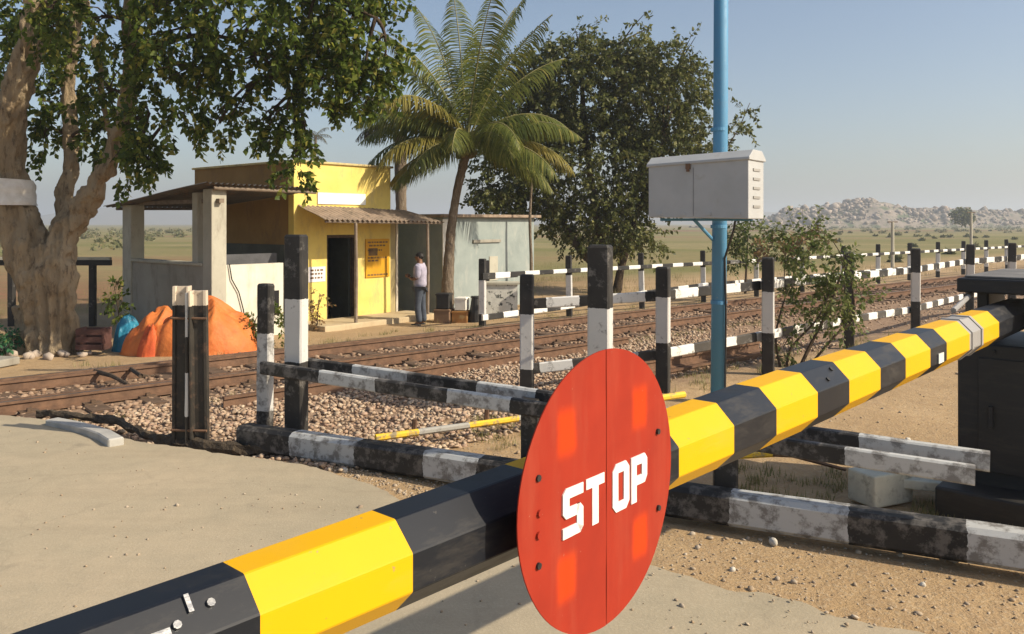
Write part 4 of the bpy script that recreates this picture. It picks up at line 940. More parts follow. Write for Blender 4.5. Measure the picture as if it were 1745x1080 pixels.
blob('nose', (.117, 0, 1.535), (.016, .012, .018), M_SKIN, man, 2); blob('ear', (.02, .083, 1.535), (.02, .01, .03), M_SKIN, man, 2); blob('ear', (.02, -.083, 1.535), (.02, .01, .03), M_SKIN, man, 2)
for sy in (-.032, .032): blob('eye', (.10, sy, 1.552), (.01, .012, .008), M_HAIR, man, 2)
blob('mouth', (.108, 0, 1.495), (.008, .026, .007), pm('lip', (.16, .06, .045), rough=.5, bs=0), man, 2)
# hands: palm and five fingers each, closed loosely around a small phone held in front
for sgn in (1, -1):
    y0 = .04 * sgn; base = Vector((.25, y0, 1.10)); hv = [(.235, .05 * sgn, 1.095), (.285, .035 * sgn, 1.12)]; he = [(0, 1)]; hr_ = [.026, .03]
    for k in range(4):
        z = 1.15 - k * .018; i = len(hv); hv += [(.30, .04 * sgn, z), (.335, .028 * sgn, z + .004), (.35, .004 * sgn, z + .006)]; he += [(1, i), (i, i + 1), (i + 1, i + 2)]; hr_ += [.010, .009, .008]
    i = len(hv); hv += [(.275, .015 * sgn, 1.15), (.30, .0, 1.17)]; he += [(0, i), (i, i + 1)]; hr_ += [.012, .009]
    skin('hand', hv, he, hr_, M_SKIN, man, 1)
for sy, dx in ((.11, .06), (-.11, .02)):
    blob('sandal', (dx, sy, .028), (.125, .045, .03), M_DSTEEL, man, 2)
# ---------------------------------------------------------------- trees
def barkmat(name, c1, c2, c3, sc_=3.):
    m, nt, b = newmat(name); b.inputs['Roughness'].default_value = .95; b.inputs['Specular IOR Level'].default_value = .15
    f, n = noise_fac(nt, sc_, detail=9, rough=.65, stretch=(1, 1, .3)); c = mix(nt, f, c1, c2); f2, n2 = noise_fac(nt, sc_ * 3.2, detail=9, rough=.7, lo=.52, hi=.66, seed=4., stretch=(1, 1, .4)); c = mix(nt, math_(nt, 'MULTIPLY', f2, .8), c, c3)
    nt.links.new(c, b.inputs['Base Color']); h = math_(nt, 'ADD', n, n2); bump(nt, b, h, 1.0, .12); return m
M_BARK = barkmat('pale_fluted_bark', (.44, .345, .225), (.30, .225, .14), (.10, .07, .045)); M_BARK2 = barkmat('dark_bark', (.12, .085, .06), (.08, .06, .04), (.05, .035, .025)); M_PALMB = barkmat('palm_bark', (.28, .22, .16), (.18, .14, .10), (.36, .31, .25), 5.)
def limb_pts(pts, n=10):
    """smooth (Catmull-Rom) resampling of (px, py, depth, radius)"""
    Q = [(PD(a, b, Y), r) for a, b, Y, r in pts]; out = []
    for i in range(len(Q) - 1):
        p0 = Q[max(i - 1, 0)]; p1 = Q[i]; p2 = Q[i + 1]; p3 = Q[min(i + 2, len(Q) - 1)]
        for k in range(n):
            t = k / n; f = lambda a, b, c, d: .5 * ((2 * b) + (c - a) * t + (2 * a - 5 * b + 4 * c - d) * t * t + (-a + 3 * b - 3 * c + d) * t ** 3)
            out.append((Vector([f(p0[0][j], p1[0][j], p2[0][j], p3[0][j]) for j in range(3)]), p1[1] * (1 - t) + p2[1] * t))
    out.append(Q[-1]); return out
def fused(name, tubes, mat, parent, voxel, rough_=.03):
    mb = MB()
    for k, (pts, rads, seg) in enumerate(tubes): mb.tube(pts, rads, seg, wob=.25, sd=k)
    o = mb.build(name, mat, parent); 
    r = o.modifiers.new('r', 'REMESH'); r.mode = 'VOXEL'; r.voxel_size = voxel; s = o.modifiers.new('s', 'SMOOTH'); s.factor = .7; s.iterations = 4
    dg = bpy.context.evaluated_depsgraph_get(); m2 = bpy.data.meshes.new_from_object(o.evaluated_get(dg)); m2.materials.clear(); m2.materials.append(mat)
    n = len(m2.vertices); co = np.empty(n * 3, np.float32); m2.vertices.foreach_get('co', co); co = co.reshape(-1, 3); no = np.empty(n * 3, np.float32); m2.vertices.foreach_get('normal', no); no = no.reshape(-1, 3)
    for i in range(n):
        v = co[i]; d = .2 - 3.0 * abs(mnoise.noise(Vector((v[0] * 5.0, v[1] * 5.0, v[2] * .8)))) + 1.1 * abs(mnoise.noise(Vector((v[0] * 12, v[1] * 12, v[2] * 3))))
        co[i] += no[i] * d * rough_
    m2.vertices.foreach_set('co', co.ravel()); m2.polygons.foreach_set('use_smooth', [True] * len(m2.polygons)); o.modifiers.clear(); o.data = m2; m2.update(); return o
def crown_sprays(blobs, twig_len, nleaf, leaf, droop):
    """blobs: (centre, radii, number of twigs). returns leaf positions, directions, and twig lines"""
    LP, LD, TW = [], [], []
    for c, rad_, nt_ in blobs:
        for _ in range(nt_):
            while True:
                d = rng.uniform(-1, 1, 3)
                if (d ** 2).sum() <= 1: break
            d *= (np.linalg.norm(d) + 1e-6) ** -.35
            p = np.array(c) + d * np.array(rad_); dr = d * .8 + rng.normal(0, .6, 3); dr[2] -= droop; dr /= np.linalg.norm(dr)
            L = twig_len * rng.uniform(.6, 1.3); q = p.copy(); seg = [q.copy()]
            for k in range(nleaf):
                dr[2] -= droop * .12; dr /= np.linalg.norm(dr); q = q + dr * L / nleaf
                sd = np.cross(dr, rng.normal(0, 1, 3)); sd /= np.linalg.norm(sd) + 1e-9
                LP.append(q + sd * .01); ld = dr * .5 + sd * .8; ld[2] -= .35; LD.append(ld)
            seg.append(q.copy()); TW.append(seg)
    return np.array(LP), np.array(LD), TW
def twigs_mesh(name, TW, r, mat, parent):
    n = len(TW); A = np.array([t[0] for t in TW]); B = np.array([t[1] for t in TW]); d = B - A; d /= np.linalg.norm(d, axis=1)[:, None]
    s = np.cross(d, [0.1, .2, 1.]); s /= np.linalg.norm(s, axis=1)[:, None]; u = np.cross(s, d); V = []
    for P0, rr in ((A, r), (B, r * .4)):
        for k in range(3): V.append(P0 + (s * math.cos(k * 2.094) + u * math.sin(k * 2.094)) * rr)
    V = np.stack(V, 1).reshape(-1, 3); k = np.arange(n)[:, None] * 6
    Fc = np.concatenate([k + np.array([[i, (i + 1) % 3, 3 + (i + 1) % 3, 3 + i]]) for i in range(3)], 0); return np_mesh(name, V, Fc, mat, parent)
def branches(starts, blobs, r0, r1, seg=6):
    tb = []
    for c, rad_, _ in blobs:
        c = Vector(c); s = min(starts, key=lambda q: (Vector(q) - c).length); s = Vector(s); m = s.lerp(c, .5) + Vector((random.uniform(-.2, .2), random.uniform(-.2, .2), random.uniform(.1, .5)))
        pts = []; 
        for k in range(7): t = k / 6; pts.append(s * (1 - t) ** 2 + m * 2 * t * (1 - t) + c * t * t)
        tb.append((pts, [r0 * (1 - t / 6) + r1 * t / 6 for t in range(7)], seg))
        for _ in range(3):
            e = c + Vector((random.uniform(-1, 1) * rad_[0], random.uniform(-1, 1) * rad_[1], random.uniform(-.6, .8) * rad_[2])); b = pts[random.choice((3, 4, 5))]
            tb.append(([b, b.lerp(e, .5) + Vector((0, 0, .06)), e], [r1 * 1.2, r1 * .9, r1 * .4], 5))
    return tb
# big tree at the left
bt = empty('banyan_tree', PD(90, 588, 14.6), 'large old tree with a thick pale fluted trunk and spreading leafy limbs at the left', 'tree')
Yb = 14.6
LT = [[(84, 615, Yb, .46), (82, 560, Yb, .38), (70, 500, Yb, .38), (52, 430, Yb, .38), (24, 360, Yb, .33), (18, 300, Yb, .27), (16, 230, Yb - .1, .25), (30, 150, Yb - .3, .22), (55, 60, Yb - .5, .19), (60, -40, Yb - .7, .16), (40, -160, Yb - .8, .11)],
      [(106, 610, Yb, .32), (105, 540, Yb - .05, .28), (98, 470, Yb - .1, .29), (108, 410, Yb, .26), (138, 360, Yb, .20), (170, 310, Yb - .2, .165), (200, 240, Yb - .4, .14), (220, 150, Yb - .6, .13), (225, 60, Yb - .8, .14), (225, -60, Yb - 1., .12), (250, -180, Yb - 1.1, .08)],
      [(96, 440, Yb + .1, .20), (104, 385, Yb + .3, .15), (108, 335, Yb + .4, .13), (122, 265, Yb + .5, .13), (118, 170, Yb + .6, .12), (128, 70, Yb + .7, .11), (150, -60, Yb + .8, .09)],
      [(40, 520, Yb, .16), (48, 590, Yb - .1, .2), (40, 620, Yb - .2, .22)],
      [(196, 250, Yb - .4, .07), (180, 180, Yb - .3, .07), (165, 90, Yb - .2, .05), (150, 0, Yb - .1, .04)],
      [(60, 40, Yb - .4, .11), (110, 0, Yb - .6, .09), (200, -60, Yb - 1, .07)],
      [(70, 420, Yb - .1, .2), (85, 470, Yb - .15, .22), (90, 560, Yb - .2, .2), (95, 610, Yb - .3, .24)]]
LTr = []
for l in LT:
    q = limb_pts(l, 6); LTr.append(([p for p, r in q], [r for p, r in q], 14))
trunk = fused('trunk', LTr, M_BARK, bt, .028, .06)
# branches reaching right over the hut
BR = [[(225, 40, Yb - .8, .10), (300, -10, Yb - 1.1, .08), (400, -30, Yb - 1.4, .065), (520, -20, Yb - 1.6, .045), (640, 30, Yb - 1.6, .02)],
      [(222, 110, Yb - .7, .07), (270, 80, Yb - .9, .05), (340, 60, Yb - 1.1, .04), (430, 80, Yb - 1.3, .025), (500, 160, Yb - 1.3, .012)],
      [(228, -40, Yb - 1., .09), (330, -130, Yb - 1.2, .07), (500, -160, Yb - 1.3, .05), (680, -80, Yb - 1.4, .02)],
      [(205, 230, Yb - .4, .05), (235, 200, Yb - .7, .035), (250, 250, Yb - .9, .02)]]
tb = []
for l in BR: q = limb_pts(l, 5); tb.append(([p for p, r in q], [r for p, r in q], 7))
def wb_(px, py, Y, rx, ry, rz, n): return (tuple(PD(px, py, Y)), (rx, ry, rz), n)
Yc = 13.2
cb = [wb_(0, 60, Yb + 1.0, .9, 1., 1.1, 100), wb_(-60, 180, Yb + 1.2, .7, .8, .9, 70), wb_(80, 60, Yb + .9, .6, .8, .9, 45), wb_(100, 200, Yb + .7, .32, .5, .5, 34), wb_(100, 15, Yb - 1.2, .4, .5, .4, 30),
      wb_(160, 30, Yb - 1.3, .6, .6, .5, 30), wb_(170, 230, Yb + .3, .3, .3, .5, 20), wb_(130, 120, Yb + .6, .5, .4, .5, 26), wb_(90, 60, Yb - .9, .3, .3, .3, 12), wb_(175, 150, Yb - .1, .4, .3, .65, 36), wb_(245, 200, Yb - 1., .33, .4, .65, 44), wb_(270, 110, Yb - 1., .35, .4, .5, 30), wb_(215, 275, Yb - .8, .26, .3, .35, 13), wb_(258, 265, Yb - 1, .12, .2, .38, 11), wb_(75, 235, Yb + .5, .15, .2, .3, 8),
      wb_(300, 70, Yc, .75, .8, .55, 66), wb_(300, -40, Yc, .9, 1., .5, 90), wb_(335, 150, Yc, .5, .5, .33, 20), wb_(310, 205, Yc, .3, .3, .18, 12),
      wb_(420, 40, Yc, .8, .9, .6, 72), wb_(440, 110, Yc, .6, .5, .35, 32), wb_(395, 195, Yc, .28, .3, .25, 12), wb_(455, 210, Yc, .2, .2, .3, 14), wb_(490, 200, Yc, .33, .3, .45, 27), wb_(508, 282, Yc - .2, .1, .12, .14, 7), wb_(375, 210, Yc, .14, .2, .15, 5),
      wb_(520, 50, Yc, .75, .9, .8, 100), wb_(550, 130, Yc, .5, .5, .5, 48), wb_(600, 50, Yc, .55, .8, .75, 85), wb_(620, 140, Yc, .35, .4, .33, 30), wb_(655, 105, Yc, .22, .3, .38, 22), wb_(520, 225, Yc, .14, .2, .2, 9),
      wb_(450, -60, Yc, 1.2, 1.2, .6, 120), wb_(620, -50, Yc, .6, 1., .5, 60), wb_(150, -90, Yb, 1.4, 1.4, .8, 130), wb_(0, -120, Yb, 1.2, 1.4, .8, 90)]
starts = [p for pts, _, _ in LTr[:3] for p in pts[18:]] + [p for pts, _, _ in tb for p in pts]
tb2 = branches(starts, cb, .035, .014)
mb = MB()
for k, (pts, rads, seg) in enumerate(tb + tb2): mb.tube(pts, rads, seg)
mb.build('branches', M_BARK2, bt, smooth=True)['kind'] = 'stuff'
M_LEAF = leafmat('banyan_leaf', (.045, .080, .014), (.15, .20, .032), (.36, .34, .07), trans=.55)
LP, LD, TW = crown_sprays(cb, .42, 17, .1, .45)
leaf_mesh('crown', LP, LD, rng.uniform(.075, .15, len(LP)), M_LEAF, bt, wid=.72)
twigs_mesh('twigs', TW, .007, M_BARK2, bt)['kind'] = 'stuff'
# painted band on the left limb
q = limb_pts([(20, 350, Yb, .375), (20, 325, Yb, .335), (21, 305, Yb, .305)], 4); mb = MB(); mb.tube([p for p, r in q], [r + .035 for p, r in q], 22, wob=.1, cap=False)
mb.build('painted_band', pm('whitewash_band', (.70, .66, .60), (.58, .53, .46), scale=6, rough=.9, bs=.5, bscale=20), bt, smooth=True)
# round leafy tree behind the track
Yt = 27.
rt = empty('bushy_tree', Vector(((1030 - CX) / F * Yt, Yt, -.22)), 'dense dark round crowned tree standing beyond the far fence behind the palm', 'tree')
def ct(px, py, rx, rz, n, dy=0, ry=1.6): return wb_(px, py, Yt + dy, rx, ry, rz, int(n * 1.12))
cb = [ct(1000, 150, 2.2, 1.6, 520), ct(900, 190, 1.5, 1.8, 300), ct(1110, 170, 1.6, 1.6, 340), ct(1000, 290, 2.4, 1.8, 560, .0, 2.), ct(1130, 280, 1.3, 1.4, 260), ct(880, 310, 1.4, 1.2, 230), ct(1010, 380, 1.6, .8, 190), ct(930, 120, 1.1, .7, 100), ct(1060, 105, 1.2, .7, 110), ct(1140, 110, .8, .6, 60), ct(990, 60, .45, .3, 12), ct(1100, 50, .3, .25, 7), ct(1165, 150, .8, .9, 90), ct(850, 240, .7, 1.2, 80), ct(1180, 240, .5, .6, 50), ct(1170, 75, .12, .15, 2), ct(1080, 400, .9, .5, 70), ct(840, 345, .5, .4, 40),
      ct(1248, 228, .3, .2, 12, 1.), ct(1268, 195, .12, .35, 8, 1.), ct(1235, 255, .35, .2, 14, 1.)]
tr_ = [limb_pts([(1035, 500, Yt, .2), (1030, 440, Yt, .17), (1015, 360, Yt, .14), (1000, 250, Yt, .1), (990, 120, Yt, .06)], 5), limb_pts([(1050, 500, Yt, .15), (1065, 430, Yt, .12), (1090, 350, Yt, .10), (1130, 240, Yt, .07)], 5), limb_pts([(1030, 470, Yt, .13), (985, 420, Yt, .12), (930, 330, Yt, .09), (880, 240, Yt, .06)], 5), limb_pts([(1100, 350, Yt, .08), (1170, 300, Yt + .5, .05), (1225, 265, Yt + 1, .03), (1255, 225, Yt + 1, .018), (1278, 175, Yt + 1, .01)], 5)]
mb = MB(); st_ = []
for q in tr_: mb.tube([p for p, r in q], [r for p, r in q], 8, wob=.2); st_ += [p for p, r in q[6:]] if q is not tr_[3] else []
mb.build('trunk', M_BARK2, rt, smooth=True)['kind'] = 'stuff'
mb = MB()
for pts, rads, seg in branches(st_, cb[:-3], .05, .02, 5): mb.tube(pts, rads, seg)
mb.build('branches', M_BARK2, rt)['kind'] = 'stuff'
M_LEAF2 = leafmat('bushy_leaf', (.055, .070, .020), (.135, .150, .040), (.26, .25, .09), trans=.42)
LP, LD, TW = crown_sprays(cb, .6, 16, .1, .25); leaf_mesh('crown', LP, LD, rng.uniform(.09, .19, len(LP)), M_LEAF2, rt, wid=.6); twigs_mesh('twigs', TW, .008, M_BARK2, rt)['kind'] = 'stuff'

# palms
M_FROND = leafmat('palm_leaflet', (.075, .10, .022), (.17, .19, .040), (.30, .27, .07), trans=.42); M_FRONDY = leafmat('yellowing_palm_leaflet', (.19, .18, .035), (.30, .25, .06), trans=.45); M_FRONDD = leafmat('dark_palm_leaflet', (.05, .05, .035), (.085, .075, .05), trans=.2)  # last leaf material is much darker and duller than the other two
M_RACH = pm('palm_rachis', (.22, .20, .08), (.15, .14, .05), rough=.6, bs=0)
def frond(parent, base, az, el, L, bend, mat, nl=78, ll=.80, droop=1.7):
    d = Vector((math.cos(az) * math.cos(el), math.sin(az) * math.cos(el), math.sin(el))); p = Vector(base); pts = [p.copy()]; K = 16; e = el
    for k in range(K):
        e -= bend / K * (.4 + 1.2 * k / K); d = Vector((math.cos(az) * math.cos(e), math.sin(az) * math.cos(e), math.sin(e))); p = p + d * L / K; pts.append(p.copy())
    rm_ = MB(); rm_.tube(pts, [.028 * (1 - .85 * k / K) + .003 for k in range(K + 1)], 4); V = []; Fq = []
    twist = random.uniform(-.3, .3)
    for i in range(nl):
        t = .14 + .86 * i / nl; x = t * K; k = min(int(x), K - 1); c = pts[k].lerp(pts[k + 1], x - k); dd = (pts[k + 1] - pts[k]).normalized(); sd = dd.cross(Vector((0, 0, 1))).normalized(); up = sd.cross(dd); sd = sd * math.cos(twist) + up * math.sin(twist)
        le = ll * (math.sin(math.pi * min(t * .92 + .12, 1)) ** .6) * random.uniform(.8, 1.1) + .05
        for s in (-1, 1):
            if random.random() < .06: continue
            v = (dd * .55 + sd * s * .85 + up * .15 + Vector((random.uniform(-.12, .12), random.uniform(-.12, .12), random.uniform(-.1, .1)))).normalized(); a = c; b1 = len(V); wv = dd * .019
            V += [a - wv * .6, a + wv * .6]
            for j in (1, 2, 3):
                v = (v + Vector((0, 0, -droop * .33))).normalized(); a = a + v * le / 3; w_ = wv * (1.0, .8, .08)[j - 1]; V += [a - w_, a + w_]
                o_ = b1 + (j - 1) * 2; Fq.append((o_, o_ + 1, o_ + 3, o_ + 2))
    n0 = len(rm_.v); fs = [f for f in rm_.f if len(f) == 4]
    VV = np.array([tuple(v) for v in rm_.v] + [tuple(v) for v in V]); FF = np.array([f for f in fs] + [tuple(n0 + i for i in f) for f in Fq]); mi = np.array([0] * len(fs) + [1] * len(Fq))
    return np_mesh('frond', VV, FF, [M_RACH, mat], parent, mi=mi)
def palm(px_path, Yp, label, nf, L, seed, trunk_r, extra=True, mats=None, cat='palm'):
    random.seed(seed); q = limb_pts([(a, b, Yp, r) for a, b, r in px_path], 8); base = q[0][0]; e = empty('palm_tree', base, label, cat)
    mb = MB(); pts = [p for p, r in q]; rads = [r * (1 + .07 * (k % 2)) for k, (p, r) in enumerate(q)]; mb.tube(pts, rads, 12, wob=.1); mb.build('trunk', M_PALMB, e, smooth=True)
    top = pts[-1]; return e, top
e, top = palm([(761, 541, .19), (763, 490, .15), (767, 410, .115), (777, 335, .10), (794, 262, .11)], 20.35, 'coconut palm with a slim leaning trunk and broad arching fronds beside the hut', 0, 3, 3, .15)
T0 = top + Vector((.02, 0, .25))
spec = [(.10, 1.38, 4.3, .5), (2.4, 1.30, 4.3, .5), (-1.2, 1.25, 4.3, .6), (3.0, 1.10, 3.6, .8), (.35, 1.02, 3.6, .75), (1.5, 1.22, 3.7, .5), (-.4, 1.15, 3.8, .55),
        (3.35, .72, 3.1, 1.5), (2.8, .55, 3.3, 1.3), (3.6, .30, 2.7, 1.5), (3.9, .95, 3.0, 1.7), (-.15, .55, 3.1, 1.3), (.25, .30, 3.2, 1.4), (-.5, .15, 2.9, 1.3), (.6, .7, 3.2, 1.3), (-1.0, .4, 2.4, 1.6), (4.0, .1, 2.2, 1.3), (1.2, .5, 3., 1.3), (2.1, .6, 3., 1.3), (-.2, -.15, 2.6, .9), (3.25, -.1, 2.3, 1.0), (4.6, .5, 2.3, 1.7), (3.05, .9, 3.2, 1.4), (2.95, .35, 3.2, 1.6), (.05, .8, 3.2, 1.9), (5.3, .6, 2.8, 1.9), (1.9, 1.38, 4.4, .3), (.9, 1.3, 4.3, .5), (3.7, -.2, 2.4, .8), (-.05, 0, 2.6, 1.3), (3.15, 1.25, 3.8, .9), ]
for i, (az, el, L, bd) in enumerate(spec):
    frond(e, T0, az, el, L, bd, M_FRONDY if i in (9, 10, 20, 12) else M_FROND)
mb = MB()
for k in range(9):
    a = k * .7; mb.tube([T0 + Vector((0, 0, -.25)), T0 + Vector((math.cos(a) * .2, math.sin(a) * .2, -.05)), T0 + Vector((math.cos(a) * .45, math.sin(a) * .45, .0))], [.07, .05, .015], 5)
mb.build('leaf_bases', M_RACH, e)['kind'] = 'stuff'
mb = MB()
for k in range(7):
    a = 2.6 + k * .55; c = T0 + Vector((math.cos(a) * .2, math.sin(a) * .2, -.22 - .08 * (k % 2))); v, f = ico(); mb.add([c + Vector(x) * .10 for x in v], [tuple(int(i) for i in ff) for ff in f])
mb.build('coconuts', pm('coconut_husk', (.16, .13, .05), (.10, .08, .04), rough=.7), e, smooth=True)['kind'] = 'stuff'
e, top = palm([(684, 470, .16), (684, 400, .15), (683, 330, .16), (682, 225, .19)], 24.0, 'shorter dark palm with drooping dull fronds rising behind the yellow hut', 0, 2, 5, .2)
for i in range(15):
    frond(e, top + Vector((0, 0, .1)), i * 2.4 + .5, random.uniform(.0, 1.2), random.uniform(1.4, 2.1), random.uniform(1.2, 2.0), M_FRONDD, nl=34, ll=.5, droop=1.3)
e, top = palm([(535, 380, .13), (536, 300, .12), (538, 232, .12)], 75.0, 'tiny distant palm standing on the horizon above the yellow hut', 0, 2, 9, .2)
for i in range(11): frond(e, top, i * 2.4, random.uniform(-.2, 1.2), 1.6, 1.3, M_FRONDD, nl=16, ll=.55)

# ---------------------------------------------------------------- shrubs and weeds
def shrub(name, base, label, cat, blobs, stems, leafm, tw, nl, leafsize, droop=.0, r0=.014):
    e = empty(name, base, label, cat); mb = MB(); st = []
    for l in stems:
        q = limb_pts(l, 5); mb.tube([p for p, r in q], [r for p, r in q], 6, wob=.2); st += [p for p, r in q[4:]]
    for pts, rads, seg in branches(st, blobs, r0 * .6, r0 * .3, 4): mb.tube(pts, rads, seg)
    mb.build('stems', M_BARK2, e)['kind'] = 'stuff'
    LP, LD, TW = crown_sprays(blobs, tw, nl, .1, droop); leaf_mesh('foliage', LP, LD, rng.uniform(leafsize * .6, leafsize * 1.3, len(LP)), leafm, e, wid=.6); twigs_mesh('twigs', TW, .004, M_BARK2, e)['kind'] = 'stuff'
    return e
M_SHR = leafmat('shrub_leaf', (.07, .10, .028), (.15, .19, .05), (.32, .33, .14), trans=.4); M_RED = leafmat('reddish_leaf', (.16, .11, .05), (.28, .17, .08), (.20, .19, .07), trans=.3)
Ys = 12.2
shrub('shrub', PD(1370, 622, Ys), 'loose green shrub with dark slanting stems growing against the trackside fence', 'shrub',
      [wb_(1400, 445, Ys, .4, .5, .27, 48), wb_(1380, 510, Ys, .35, .4, .25, 40), wb_(1435, 500, Ys, .33, .4, .3, 52), wb_(1350, 430, Ys, .3, .3, .25, 30), wb_(1370, 400, Ys, .3, .3, .15, 18), wb_(1420, 545, Ys, .25, .3, .15, 24), wb_(1335, 590, Ys, .12, .2, .25, 12)],
      [[(1362, 628, Ys, .03), (1385, 580, Ys, .025), (1410, 530, Ys, .02), (1440, 450, Ys, .012)], [(1340, 625, Ys, .022), (1350, 590, Ys, .02), (1395, 540, Ys, .014), (1420, 480, Ys, .01)], [(1330, 628, Ys, .02), (1322, 570, Ys, .015), (1340, 500, Ys, .01)], [(1375, 628, Ys, .02), (1425, 570, Ys, .02), (1455, 540, Ys, .014), (1450, 470, Ys, .01)]], M_SHR, .3, 12, .075)
Yr = 22.
shrub('shrub', PD(1360, 470, Yr), 'reddish brown bush beyond the far fence above the green shrub', 'shrub', [wb_(1370, 412, Yr, .5, .5, .2, 40), wb_(1320, 428, Yr, .4, .5, .25, 30)], [[(1350, 490, Yr, .03), (1355, 450, Yr, .02), (1365, 410, Yr, .01)]], M_RED, .35, 10, .12)
shrub('shrub', PD(1275, 480, 24.), 'pale green bush beyond the far fence just right of the blue pole', 'shrub', [wb_(1272, 405, 24., .5, .5, .5, 80), wb_(1250, 430, 24., .4, .4, .4, 40)], [[(1270, 500, 24., .04), (1272, 450, 24., .03), (1275, 400, 24., .015)]], M_SHR, .4, 10, .12)
shrub('shrub', PD(560, 585, 17.3), 'little weedy plant in front of the hut beside the doorway', 'plant', [wb_(540, 520, 17.5, .13, .12, .3, 16), wb_(536, 570, 17.5, .2, .15, .1, 14)], [[(540, 582, 17.5, .015), (541, 540, 17.5, .012), (545, 500, 17.5, .006)]], M_RED, .22, 8, .09)
shrub('shrub', PD(432, 585, 14.6), 'small dark leaved plant growing behind the short black and white post', 'plant', [wb_(432, 560, 14.6, .12, .1, .22, 22), wb_(475, 545, 14.6, .16, .1, .2, 22), wb_(470, 590, 14.6, .14, .1, .08, 12)], [[(440, 598, 14.6, .012), (436, 570, 14.6, .01), (432, 540, 14.6, .006)]], M_LEAF, .18, 8, .08)
shrub('shrub', PD(195, 560, 16.2), 'thin dark plant against the left column of the porch', 'plant', [wb_(196, 495, 16.2, .1, .1, .2, 9), wb_(203, 520, 16.2, .12, .1, .25, 20)], [[(205, 575, 16.2, .012), (202, 530, 16.2, .01), (194, 485, 16.2, .006)]], M_LEAF, .18, 8, .1)
M_GRN = leafmat('bright_weed', (.03, .12, .05), (.06, .18, .08), (.12, .16, .06), trans=.3)
shrub('weed_patch', PD(5, 598, 14.2), 'low bright green weeds at the left edge beside the big tree', 'weeds', [wb_(0, 582, 14.2, .28, .3, .14, 60), wb_(-40, 580, 14.4, .3, .3, .16, 50)], [[(0, 600, 14.2, .01), (0, 590, 14.2, .008), (0, 575, 14.2, .005)]], M_GRN, .15, 9, .08)
# dry grass along the fences: blades
def blades(name, cen, per, h, spread, mat, label):
    n = len(cen) * per; C = np.repeat(cen, per, 0) + np.column_stack([rng.normal(0, spread, n), rng.normal(0, spread, n), np.zeros(n)]); a = rng.uniform(0, 6.28, n); ln = rng.uniform(.1, .6, n); hh = h * rng.uniform(.4, 1.3, n)
    d = np.column_stack([np.cos(a) * ln, np.sin(a) * ln, np.ones(n)]) * hh[:, None]; s = np.column_stack([-np.sin(a), np.cos(a), np.zeros(n)]) * .004
    V = np.stack([C - s, C + s, C + d], 1).reshape(-1, 3); Fc = np.arange(n * 3).reshape(-1, 3); tag(np_mesh(name, V, Fc, mat), label, 'grass', None, 'stuff')
M_DRY = leafmat('dry_grass_blade', (.30, .25, .11), (.22, .21, .08), (.12, .15, .04), trans=.3)
def gcen(A): return np.column_stack([A, gz_arr(A)])
cenA = np.concatenate([toxy(strip(90, 6, 22, 6.2, 7.2)), toxy(strip(40, 2, 20, 9.9, 10.3)), toxy(strip(60, -4, 20, 13.4, 14.6))])
blades('dry_grass', gcen(cenA), 26, .10, .07, M_DRY, 'thin dry grass along the track and fences')
cenB = np.concatenate([scatter_px(34, [P(1230, 850), P(1440, 870), P(1440, 800), P(1250, 790)]), scatter_px(22, [P(820, 760), P(930, 770), P(930, 700), P(800, 700)]), scatter_px(26, [P(1560, 880), P(1745, 920), P(1745, 870), P(1560, 850)])])
blades('verge_grass', gcen(cenB), 24, .07, .05, M_DRY, 'tufts of dry grass among the fence rails beside the road')
xx = rng.uniform(-14, 34, 900); yy = rng.uniform(18.5, 46, 900); sel = (-.659 * xx + .752 * yy) > 15.2; cenC = np.column_stack([xx, yy])[sel]
blades('field_grass', gcen(cenC), 26, .22, .28, M_DRY, 'dry grass growing in the field beyond the far fence')

# ---------------------------------------------------------------- heaps and odds and ends
def heap(name, c, sx, sy, h, mat, label, cat, seed, fold=1., n=60, peaks=None):
    V = []; peaks = peaks or [(0, 0, 1., .75)]
    for j in range(n + 1):
        for i in range(n + 1):
            x = (i / n * 2 - 1) * 1.15; y = (j / n * 2 - 1) * 1.15; z = 0
            for (a, b, k, w_) in peaks: z = max(z, k * max(0, 1 - (((x - a) / w_) ** 2 + ((y - b) / (w_ * 1.2)) ** 2)) ** .55)
            ang = math.atan2(y, x); r = math.hypot(x, y)
            wx = x + .25 * mnoise.noise(Vector((x * 2, y * 2, seed + 5))); f = .10 - abs(mnoise.noise(Vector((wx * 2.4 + seed, y * 1.6 - z * .6, seed)))) * .26 - abs(mnoise.noise(Vector((wx * 6 - y * 4, seed, y * 4 + z)))) * .09 + mnoise.noise(Vector((ang * 2.4 + seed, r * 1.2, seed))) * .12
            z += fold * f * (.25 + min(z, 1)); V.append((c[0] + x * sx, c[1] + y * sy, c[2] + z * h - (.05 if r > 1.1 else 0)))
    Fc = np.array([(j * (n + 1) + i, j * (n + 1) + i + 1, (j + 1) * (n + 1) + i + 1, (j + 1) * (n + 1) + i) for j in range(n) for i in range(n)])
    o = np_mesh(name, np.array(V), Fc, mat, None, True, org=Vector(c)); s = o.modifiers.new('s', 'SOLIDIFY'); s.thickness = .008; return tag(o, label, cat)
M_ORG = pm('orange_tarpaulin', (.62, .19, .045), (.54, .14, .032), scale=2.5, rough=.6, bs=.5, bscale=9, bdist=.04, c3=(.55, .12, .03), s3=4); M_BLU = pm('blue_plastic', (.02, .14, .24), (.04, .25, .36), scale=5, rough=.3, bs=.5, bscale=12, bdist=.04)
c = PD(330, 603, 14.6); heap('orange_tarp', (c.x, c.y, GB), 1.16, .75, .93, M_ORG, 'bright orange tarpaulin draped over a heap in front of the porch', 'tarpaulin', 3.3, 1.0, 110, [(.15, 0, 1., .86), (-.25, .0, .86, .72), (-.55, -.1, .60, .5), (.55, .1, .62, .42)])
